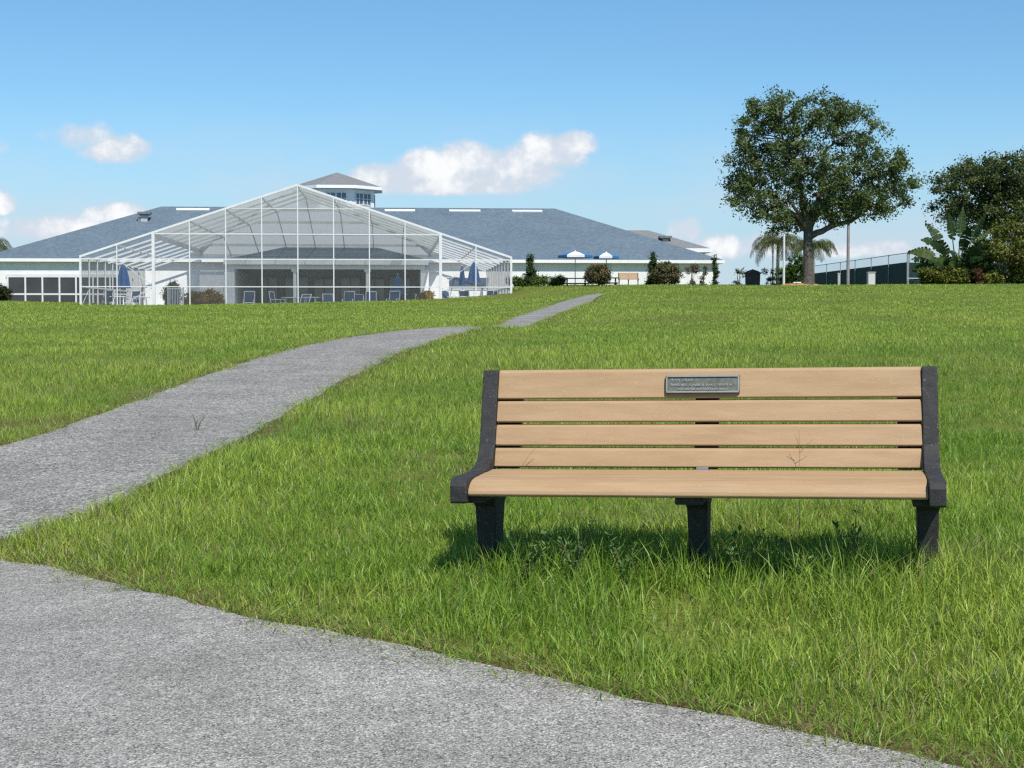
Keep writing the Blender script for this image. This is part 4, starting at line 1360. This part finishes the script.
broad_tree('small_tree', 'yellow-green multi-stemmed small tree at the right edge', 1003, 91,
           [(1003, 240, 18, 14), (1018, 233, 16, 14), (1012, 252, 22, 16), (992, 254, 12, 10), (1030, 250, 20, 24), (1003, 228, 10, 6), (985, 246, 8, 6), (1018, 268, 14, 10)],
           (1002, 268), [(1002, 270, 995, 245, .05, .02, .2), (1002, 270, 1012, 240, .05, .02, -.2), (1002, 272, 1025, 250, .05, .02, .2), (1003, 276, 1012, 252, .05, .02, -.5)],
           .07, [(.06, .085, .018), (.10, .13, .026), (.15, .17, .036), (.19, .17, .05)], 150, 70, .16, .34, 161)

def shrub(name, label, cat, px, d, h, w_, pal, n, per, size, cr, seed, shape='round', group=None, flowers=None, stem=True):
    b = G3(px, d)
    o = thing(name, label, cat, b, 0, group)
    if shape == 'round':
        lobes = [(0, 0, h * .52, w_ * .5, w_ * .5, h * .48), (-w_ * .2, 0, h * .38, w_ * .32, w_ * .35, h * .34), (w_ * .2, .1, h * .40, w_ * .30, w_ * .35, h * .36), (0.05, 0, h * .74, w_ * .26, w_ * .26, h * .24)]
    elif shape == 'cone':
        lobes = [(0, 0, h * (k + .5) / 7, w_ * .5 * (1 - k / 7.5) * (1 + .2 * ((k * 7 + seed) % 3 - 1) * .5), w_ * .5 * (1 - k / 7.5), h / 9) for k in range(7)]
    elif shape == 'column':
        lobes = [(math.sin(k * 2.1 + seed) * w_ * .2, 0, h * (k + .5) / 6, w_ * .5, w_ * .5, h / 9) for k in range(6)]
    elif shape == 'loose':
        rr = random.Random(seed); lobes = [(rr.uniform(-.4, .4) * w_, rr.uniform(-.3, .3) * w_, h * rr.uniform(.12, .94), w_ * .16, w_ * .16, h * .10) for _ in range(11)]
    else:
        lobes = [((k - 1.5) * w_ * .26, 0, h * .45, w_ * .2, w_ * .3, h * .45) for k in range(4)]
    fo, C = foliage('foliage', o, lobes, n, per, size, cr, pal, seed)
    if stem:
        t = MB(); rr = random.Random(seed)
        t.tube([(0, 0, -.15), (.01, 0, h * .5), (0, 0, h * .85)], [.035, .025, .01], 6)
        for k in range(6):
            c = C[(k * 17) % len(C)]
            limb(t, (0, 0, h * .12), c, .018, .006, .1, 4, rr)
        t.build('stem', M['bark'], o)
    if flowers:
        g = np.random.default_rng(seed + 9); m_ = 20
        dirs = g.normal(size=(m_, 3)); dirs /= np.linalg.norm(dirs, axis=1)[:, None]; dirs[:, 1] = -np.abs(dirs[:, 1])
        pts = np.array([0, 0, h * .52]) + dirs * np.array([w_ * .5, w_ * .5, h * .47])
        V, l, s_, cc = leaves_mesh(np.repeat(pts, 4, 0) + g.normal(size=(m_ * 4, 3)) * .03, np.repeat(dirs, 4, 0), .06, .8, np.repeat(np.tile(np.array(flowers), (m_, 1)), 4, 0), seed + 3)
        link('flowers', raw_mesh('flowers', V, l, s_, M['leaf'], False, cc), o)
    return o
dkg = [(.030, .052, .020), (.045, .078, .026), (.070, .11, .036)]
mdg = [(.05, .085, .02), (.08, .13, .03), (.12, .165, .045)]
olv = [(.045, .055, .020), (.080, .085, .032), (.125, .12, .05), (.17, .14, .07)]
shrub('conifer_shrub', 'dark pointed evergreen just right of the screen enclosure', 'shrub', 530, 97, 2.05, 1.0, dkg, 120, 60, .10, .16, 201, 'cone', 'shrubs along the clubhouse lawn')
shrub('conifer_shrub', 'dark pointed evergreen left of the round shrub near the roof corner', 'shrub', 653, 92, 2.0, .85, dkg, 110, 60, .10, .16, 203, 'cone', 'shrubs along the clubhouse lawn')
shrub('flowering_bush', 'round bush dotted with red flowers beside the dark picnic table', 'shrub', 598, 92.5, 1.30, 1.5, olv, 150, 60, .10, .18, 205, 'round', 'shrubs along the clubhouse lawn', (.30, .09, .04))
shrub('flowering_bush', 'broad olive bush right of the small tan bench, against a pointed evergreen', 'shrub', 666, 91.5, 1.28, 1.75, olv, 160, 60, .10, .18, 207, 'round', 'shrubs along the clubhouse lawn', (.24, .16, .11))
shrub('sparse_shrub', 'thin straggly reddish shrub near the right end of the white wall', 'shrub', 691, 101, 1.75, 1.0, [(.10, .10, .06), (.16, .14, .10), (.20, .16, .13)], 46, 36, .10, .14, 211, 'loose', 'shrubs along the clubhouse lawn')
shrub('sparse_shrub', 'small straggly shrub between the thin shrub and the wall corner', 'shrub', 703, 101, 1.45, .7, [(.10, .10, .06), (.16, .14, .10), (.20, .16, .13)], 26, 30, .10, .13, 213, 'loose', 'shrubs along the clubhouse lawn')
shrub('climbing_shrub', 'narrow dark columnar shrub at the right corner of the clubhouse', 'shrub', 714.5, 106, 2.3, .32, dkg, 60, 45, .10, .13, 215, 'column', 'shrubs along the clubhouse lawn')
shrub('low_bush', 'low green bush between the enclosure and the pointed evergreen', 'shrub', 517, 97, .75, 1.1, mdg, 70, 60, .09, .15, 217, 'hedge', 'shrubs along the clubhouse lawn')
shrub('low_bush', 'low green hedge left of the dark picnic table', 'shrub', 549, 95, .68, 1.6, mdg, 90, 60, .09, .15, 219, 'hedge', 'shrubs along the clubhouse lawn')
shrub('low_bush', 'dark round bush against the white wall at the left edge', 'shrub', 3, 106, 1.15, 1.2, [(.03, .036, .016), (.05, .055, .022), (.075, .08, .035)], 90, 60, .11, .18, 221, 'round')
crot = [(.07, .055, .015), (.20, .11, .02), (.36, .18, .025), (.45, .30, .045)]
def deck_bush(label, px, d, h, w_, pal, seed):
    o = shrub('croton_bush', label, 'shrub', px, d, h, w_, pal, 130, 60, .11, .18, seed, 'round', 'planted bushes inside the enclosure')
    o.location.z = DECK - .02
deck_bush('orange and green bush right of the picket gate', 196, 100, 1.15, 1.8, crot, 231)
deck_bush('orange and green bush left of the porch pillar', 212, 101, 1.20, 1.7, crot, 233)
deck_bush('rust-coloured bush beside the right porch corner', 426.5, 100, 1.15, 1.0, crot, 235)
deck_bush('green bush at the right end of the dark porch', 409, 104, 1.15, 1.5, [(.03, .05, .012), (.06, .08, .018), (.10, .11, .025)], 237)
deck_bush('dark green bush behind the picket gate', 173, 104, 1.85, 1.0, dkg, 239)

# ------------------------------------------------------------------ lawn furniture by the clubhouse
def picnic_table(label, px, d, L, rz=0):
    o = thing('picnic_table', label, 'table', G3(px, d, -.30), rz, 'dark picnic tables')
    MB().box((0, 0, .74), (L, .75, .05)).build('tabletop', M['darkwood'], o, bevel=.008)
    for sg in (-1, 1):
        MB().box((0, sg * .72, .44), (L, .26, .045)).build('bench_seat', M['darkwood'], o, bevel=.006)
        f = MB(); x = sg * L * .36
        f.bar((x, -.55, 0), (x, -.12, .71), .06, .09); f.bar((x, .55, 0), (x, .12, .71), .06, .09); f.bar((x + .001, -.80, .385), (x + .001, .80, .385), .05, .09)
        f.build('leg', M['darkwood'], o)
    return o
picnic_table('dark picnic table left of the flowering bush under the first umbrella', 576, 93.8, 1.45)
picnic_table('dark picnic table half hidden behind the flowering bush', 607, 94.2, 1.35)
def patio_umbrella(label, px, d, h, r, rot, group='blue and white umbrellas over the picnic tables'):
    o = thing('patio_umbrella', label, 'umbrella', G3(px, d), rot, group)
    MB().tube([(0, 0, -.1), (0, 0, h + .06)], .028, 8).build('pole', M['white'], o)
    ns = 6
    for k in range(ns):
        a0, a1 = 2 * math.pi * k / ns, 2 * math.pi * (k + 1) / ns
        m_ = MB(); am = (a0 + a1) / 2
        p0 = Vector((0, 0, h)); p1 = Vector((r * math.cos(a0), r * math.sin(a0), h - .25)); p2 = Vector((r * math.cos(a1), r * math.sin(a1), h - .25))
        q0 = p0.lerp(p1, .5) + Vector((0, 0, .03)); q1 = p0.lerp(p2, .5) + Vector((0, 0, .03))
        th = Vector((0, 0, -.012)); dr = Vector((0, 0, -.13))
        top = [p0, q0, q1, p1, p2, p1 + dr, p2 + dr]
        vs = top + [p + th + Vector((-math.cos(am), -math.sin(am), 0)) * .008 for p in top]
        fs = [(0, 1, 2), (1, 3, 4, 2), (3, 5, 6, 4), (9, 8, 7), (9, 11, 10, 8), (11, 13, 12, 10), (5, 12, 13, 6)]
        m_.add(vs, fs)
        m_.build('canopy_panel', M['canvaswhite'] if k % 2 == 0 else M['blue2'], o)
    return o
M['blue2'] = mat('sky_blue_canvas', (.035, .15, .34), (.05, .19, .40), 6, .8)
patio_umbrella('blue and white umbrella over the left dark picnic table', 575, 93.8, 2.03, 1.02, R(-120))
patio_umbrella('blue and white umbrella right behind the flowering bush', 606, 94.2, 1.95, .76, R(-126))
b2 = make_bench('park_bench', 'small distant tan bench on the lawn before the white clubhouse wall', G3(628.5, 93.5, .03), R(0), 0, False)
b2.scale = (.60, .95, .82)

# ------------------------------------------------------------------ right-hand side: bin, poles, court fence
o = thing('litter_bin', 'dark litter bin with a peaked lid left of the palms', 'bin', G3(752, 87.5))
MB().lathe([(.36, -.05), (.40, .02), (.42, .62), (.40, .64)], 12).build('bin_body', M['bin'], o, smooth=False)
MB().lathe([(.46, .641), (.46, .70), (.30, .80), (.05, .88), (.02, .90)], 12).build('lid', M['bin'], o)
def post(name, label, px, d, h, r0, r1, mt, cap=True):
    o = thing(name, label, 'pole', G3(px, d))
    MB().tube([(0, 0, -.2), (0, 0, h * .5), (0, 0, h)], [r0, (r0 + r1) / 2, r1], 12).build('shaft', mt, o)
    if cap:
        m_ = MB(); m_.lathe([(r1 * 1.5, h - .02), (r1 * 1.6, h + .03), (r1 * .6, h + .09)], 12); m_.build('cap', M['galv'], o)
        MB().lathe([(r0 * 2.0, -.1), (r0 * 2.0, .04), (r0 * 1.2, .09)], 12).build('base_collar', M['galv'], o)
    return o
post('metal_pole', 'tall grey metal pole right of the oak trunk', 847, 93, 6.0, .095, .075, M['pole'])
post('metal_pole', 'slim white pole rising out of the palms left of the oak', 783, 95, 5.6, .075, .055, M['white'])
post('metal_pole', 'thin dull pole behind the palms farthest left of the oak', 772, 104, 6.2, .06, .05, M['pole'])

def court_fence(label, a, b, zt, screen_h, nposts):
    """chain-link fence with green windscreen from A to B"""
    o = thing('court_fence', label, 'fence', (a[0], a[1], a[2]))
    va = Vector(a); vb = Vector(b); d = vb - va
    up = Vector((0, 0, 1))
    for k in range(nposts + 1):
        p = d * (k / nposts)
        MB().tube([p + up * -.6, p + up * (zt + .04)], .045 if k in (0, nposts) else .032, 8).build('post', M['galv'], o)
    MB().tube([up * zt, d + up * zt], .028, 8).build('top_rail', M['galv'], o)
    nrm = d.cross(up).normalized() * .05
    s = MB(); s.quad(up * -.6 + nrm, d + up * -.6 + nrm, d + up * screen_h + nrm, up * screen_h + nrm); sc = s.build('windscreen', M['green'], o)
    md = sc.modifiers.new('thick', 'SOLIDIFY'); md.thickness = .012
    s = MB(); s.quad(up * screen_h, d + up * screen_h, d + up * (zt - .03), up * (zt - .03)); s.build('chain_link', M['mesh'], o)
    return o
ca_ = P(907, 299, 105); cb_ = P(780, 299.5, 146)
zg_ = ca_.z
ca_ = Vector((ca_.x, ca_.y, zg_)); cb_ = Vector((cb_.x, cb_.y, zg_))
court_fence('tennis court fence with green windscreen running left behind the oak', ca_, cb_, 3.02, 2.42, 9)
cc_ = Vector((ca_.x + 16, ca_.y + 1.2, zg_))
court_fence('tennis court fence with green windscreen running right behind the leafy plants', ca_ + Vector((.12, .02, 0)), cc_, 3.02, 2.38, 6)
o = thing('utility_cabinet', 'pale metal cabinet standing before the green windscreen', 'cabinet', G3(870, 97.0, .1))
MB().box((0, 0, .35), (.44, .4, 1.0)).build('cabinet_body', M['galvlight'] if 'galvlight' in M else M['ventlight'], o, bevel=.01)
MB().box((.0, -.205, .35), (.36, .012, .86)).build('door', M['offwhite'], o, bevel=.004)
MB().box((0, 0, .875), (.50, .46, .05)).build('lid', M['ventlight'], o)
o = thing('marker_post', 'short pale square post left of the tall grey pole', 'post', G3(838, 97, .05))
MB().box((0, 0, .35), (.15, .15, 1.0)).build('post_body', M['ventlight'], o, bevel=.01)
MB().box((0, 0, .86), (.20, .20, .03)).build('post_cap', M['offwhite'], o)
o = thing('pipe_barrier', 'low white pipe barrier beside the broad-leaved plants', 'barrier', G3(914, 91))
p = MB(); p.tube([(-.40, 0, -.1), (-.40, 0, .42), (.34, 0, .42)], .022, 7); p.build('rail', M['white'], o)
p = MB(); p.tube([(.34, 0, .43), (.52, -.2, -.1)], .022, 7); p.tube([(.34, 0, .43), (.24, .25, -.1)], .022, 7); p.build('leg', M['white'], o)

# palms, broad-leaved plants
def palm(label, px, d, h, fr_len, nf, seed, pal, group=None, lean=0.0):
    rr = random.Random(seed)
    o = thing('palm', label, 'palm', G3(px, d), 0, group)
    t = MB(); t.tube([(0, 0, -.2), (lean * .3, 0, h * .5), (lean, 0, h)], [.14, .11, .085], 10); t.build('trunk', M['palebark'], o, smooth=True)
    V = []; C = []; rb = MB()
    for k in range(nf):
        a = 2 * math.pi * k / nf + rr.uniform(-.25, .25); el = rr.uniform(.25, 1.25); L = fr_len * rr.uniform(.8, 1.15)
        pts = []
        p = Vector((lean, 0, h)); e = el
        N = 12
        for i in range(N + 1):
            pts.append(p.copy())
            p = p + Vector((math.cos(a) * math.cos(e), math.sin(a) * math.cos(e), math.sin(e))) * (L / N)
            e -= rr.uniform(.16, .24)
        rb.tube(pts, [.018 * (1 - .8 * i / N) for i in range(N + 1)], 5)
        for i in range(1, N + 1):
            tdir = (pts[i] - pts[i - 1]).normalized()
            sidev = Vector((-math.sin(a), math.cos(a), 0))
            for sub in (0, .33, .66):
                c = pts[i - 1].lerp(pts[i], sub)
                for sg in (-1, 1):
                    ll = L * .30 * math.sin(math.pi * min(.97, (i + sub) / (N + 1.2))) * rr.uniform(.7, 1.2)
                    tip = c + sidev * sg * ll * .55 + tdir * ll * .45 + Vector((0, 0, -ll * rr.uniform(.5, .95)))
                    wv = tdir * .022
                    mid = c.lerp(tip, .5) + Vector((0, 0, ll * .10))
                    V += [c - wv, mid - wv, tip, mid + wv]
                    cc = Vector(rr.choice(pal)) * rr.uniform(.75, 1.25)
                    C += [cc] * 4
    rb.build('frond_ribs', M['weedstem'], o)
    n = len(V)
    link('fronds', raw_mesh('fronds', np.array([tuple(p) for p in V]), np.arange(n), np.full(n // 4, 4), M['leaf'], False, np.array([tuple(p) for p in C])), o)
    return o
ppal = [(.045, .060, .020), (.075, .095, .028), (.12, .14, .045)]
palm('drooping feathery palm with yellowish fronds left of the oak trunk', 777, 102, 3.0, 2.3, 24, 301, ppal, 'palms around the oak')
palm('drooping feathery palm half hidden behind the oak trunk', 812, 104, 2.9, 2.1, 22, 303, ppal, 'palms around the oak')
shrub('low_bush', 'bright green bush between the feathery palm and the oak trunk', 'shrub', 794, 100, 2.1, 2.2, [(.03, .06, .010), (.05, .10, .014), (.08, .14, .02)], 120, 60, .12, .18, 305, 'round')
shrub('sparse_shrub', 'faint grey-green low shrub left of the dark litter bin', 'shrub', 739, 102, 1.5, 1.2, [(.06, .075, .03), (.10, .115, .05), (.13, .14, .07)], 34, 34, .09, .15, 307, 'loose')
shrub('sparse_shrub', 'dull reddish low shrub right of the litter bin', 'shrub', 770, 103, 1.6, .9, [(.06, .05, .03), (.10, .07, .05), (.09, .10, .04)], 34, 34, .09, .15, 309, 'loose')
mu = thing('mulch_heap', 'low orange mulch heap with pale stones at the foot of the oak', 'mulch bed', G3(800, 86.6))
m_ = MB(); rr = random.Random(4)
m_.lathe([(1.15, -.08), (1.05, .04), (.75, .11), (.4, .14), (.05, .15)], 22, wob=lambda k, i: .10 * math.sin(k * 2.3 + i)); m_.build('mulch', M['mulch'], mu)
m_ = MB()
for k in range(5):
    m_.lathe([(.04, 0), (.09, .04), (.07, .09), (.02, .11)], 8, c=(rr.uniform(-.5, .3), -.55 + rr.uniform(-.2, .1), .09))
m_.build('stones', M['offwhite'], mu)

def paddle_plant(name, label, px, d, specs, pal, seed, leafL, leafW):
    """fan of long-stalked paddle leaves with torn edges"""
    rr = random.Random(seed)
    o = thing(name, label, 'plant', G3(px, d))
    for (ang, stalk_len, tilt, droop, dy) in specs:
        dirv = Vector((math.sin(ang), dy, math.cos(ang))).normalized()
        side_out = Vector((math.copysign(1, ang) if abs(ang) > .05 else rr.choice((-1, 1)), dy, 0)).normalized()
        pts = [dirv * stalk_len * t + side_out * .10 * t * t for t in (0, .35, .7, 1)]
        N = 9; L = leafL * rr.uniform(.85, 1.15); e = dirv.copy(); p = pts[-1].copy(); mids = []
        for i in range(N + 1):
            mids.append(p.copy()); p = p + e * (L / N)
            e = (e + side_out * droop * .16 + Vector((0, 0, -1)) * droop * .13).normalized()
        s = MB(); s.tube(pts + mids[1:], [.05, .04, .035, .03] + [.024 * (1 - .8 * i / N) for i in range(1, N + 1)], 6)
        st = s.build('stalk', M['weedstem'], o)
        ax = e.cross(Vector((0, 1, 0))); 
        fl = Vector((rr.uniform(-.3, .3), -1, rr.uniform(-.2, .5))).normalized()
        V = []; C = []
        base = Vector(rr.choice(pal)) * rr.uniform(.8, 1.2)
        for i in range(N):
            t0, t1 = i / N, (i + 1) / N
            w0 = leafW * math.sin(math.pi * (.08 + .9 * t0) ** .8) ; w1 = leafW * math.sin(math.pi * (.08 + .9 * t1) ** .8)
            tan = (mids[i + 1] - mids[i]).normalized(); sd = tan.cross(fl).normalized(); nr_ = sd.cross(tan)
            for sg in (-1, 1):
                gap = rr.uniform(.0, .35)
                dr = Vector((0, 0, -1)) * rr.uniform(.05, .25) * leafW
                V += [mids[i], mids[i] + sd * sg * w0 * .5 + nr_ * .04 + dr + tan * L / N * .35, mids[i + 1] + sd * sg * w1 * .5 + dr - tan * (L / N) * (gap - .35), mids[i + 1]]
                C += [base * rr.uniform(.85, 1.15)] * 4
        n = len(V)
        link('leaf', raw_mesh('leaf', np.array([tuple(q_) for q_ in V]), np.arange(n), np.full(n // 4, 4), M['leaf'], False, np.array([tuple(q_) for q_ in C])), st)
    return o
bp = [(.020, .046, .012), (.030, .062, .015), (.055, .09, .022)]
paddle_plant('bird_of_paradise', 'tall broad-leaved plant with a fan of torn paddle leaves', 956, 92,
             [(-.62, 1.9, 0, .9, .1), (-.45, 2.2, 0, .8, -.2), (-.80, 1.3, 0, 1.1, .0), (-.28, 2.5, 0, .35, .2), (-.10, 2.7, 0, .12, -.1), (.06, 2.9, 0, .10, .15), (.22, 2.7, 0, .25, -.15), (.38, 2.4, 0, .5, .1),
              (.55, 2.0, 0, .8, -.1), (-.5, 1.2, 0, 1.0, -.4), (.75, 1.4, 0, 1.0, .2), (.15, 1.7, 0, .6, -.6), (-.2, 1.6, 0, .7, -.6), (-.95, .9, 0, 1.2, .1), (-.35, 2.0, 0, .9, -.3), (.30, 2.0, 0, .7, -.3), (-.02, 2.2, 0, .3, -.4), (.6, 1.2, 0, .9, -.4), (-.7, 1.7, 0, .8, .3), (.1, 1.2, 0, .8, -.7), (-.58, 2.1, 0, 1.1, .25), (-.75, 1.0, 0, 1.2, -.5), (.45, 1.7, 0, .9, -.5), (-.42, 1.5, 0, 1.1, -.6), (.28, 1.4, 0, .9, -.6), (-.15, 1.1, 0, 1.0, -.7), (.68, 1.9, 0, .8, .1), (-.9, 1.6, 0, 1.2, .15)], bp, 401, 1.6, .62)
shrub('croton_bush', 'yellow-green leafy bush at the foot of the paddle-leaved plant', 'shrub', 942, 90, 1.1, 2.3, [(.05, .07, .015), (.10, .12, .022), (.16, .17, .03)], 150, 60, .15, .22, 411, 'hedge')
shrub('croton_bush', 'yellow-green pointed bush left of the small tree trunk', 'shrub', 990, 90, .75, 1.1, [(.08, .10, .02), (.15, .17, .03), (.22, .22, .05)], 60, 50, .17, .2, 413, 'round')
shrub('red_leaf_plant', 'small rust-red leafy plant between the yellow-green bushes', 'shrub', 977, 89.5, .85, .36, [(.08, .035, .02), (.14, .06, .04), (.14, .10, .05)], 26, 40, .15, .14, 415, 'column')
shrub('low_bush', 'dark undergrowth bush behind the paddle-leaved plant', 'shrub', 972, 94, 2.4, 2.6, dkg, 200, 60, .15, .26, 417, 'round')
shrub('low_bush', 'dark undergrowth bush below the small tree at the right edge', 'shrub', 1014, 95, 1.7, 2.6, dkg, 150, 60, .15, .26, 419, 'round')
palm('tall feathery palm behind the clubhouse at the left edge', -8, 150, 5.9, 3.0, 26, 311, [(.05, .07, .03), (.08, .11, .045), (.12, .15, .07)])
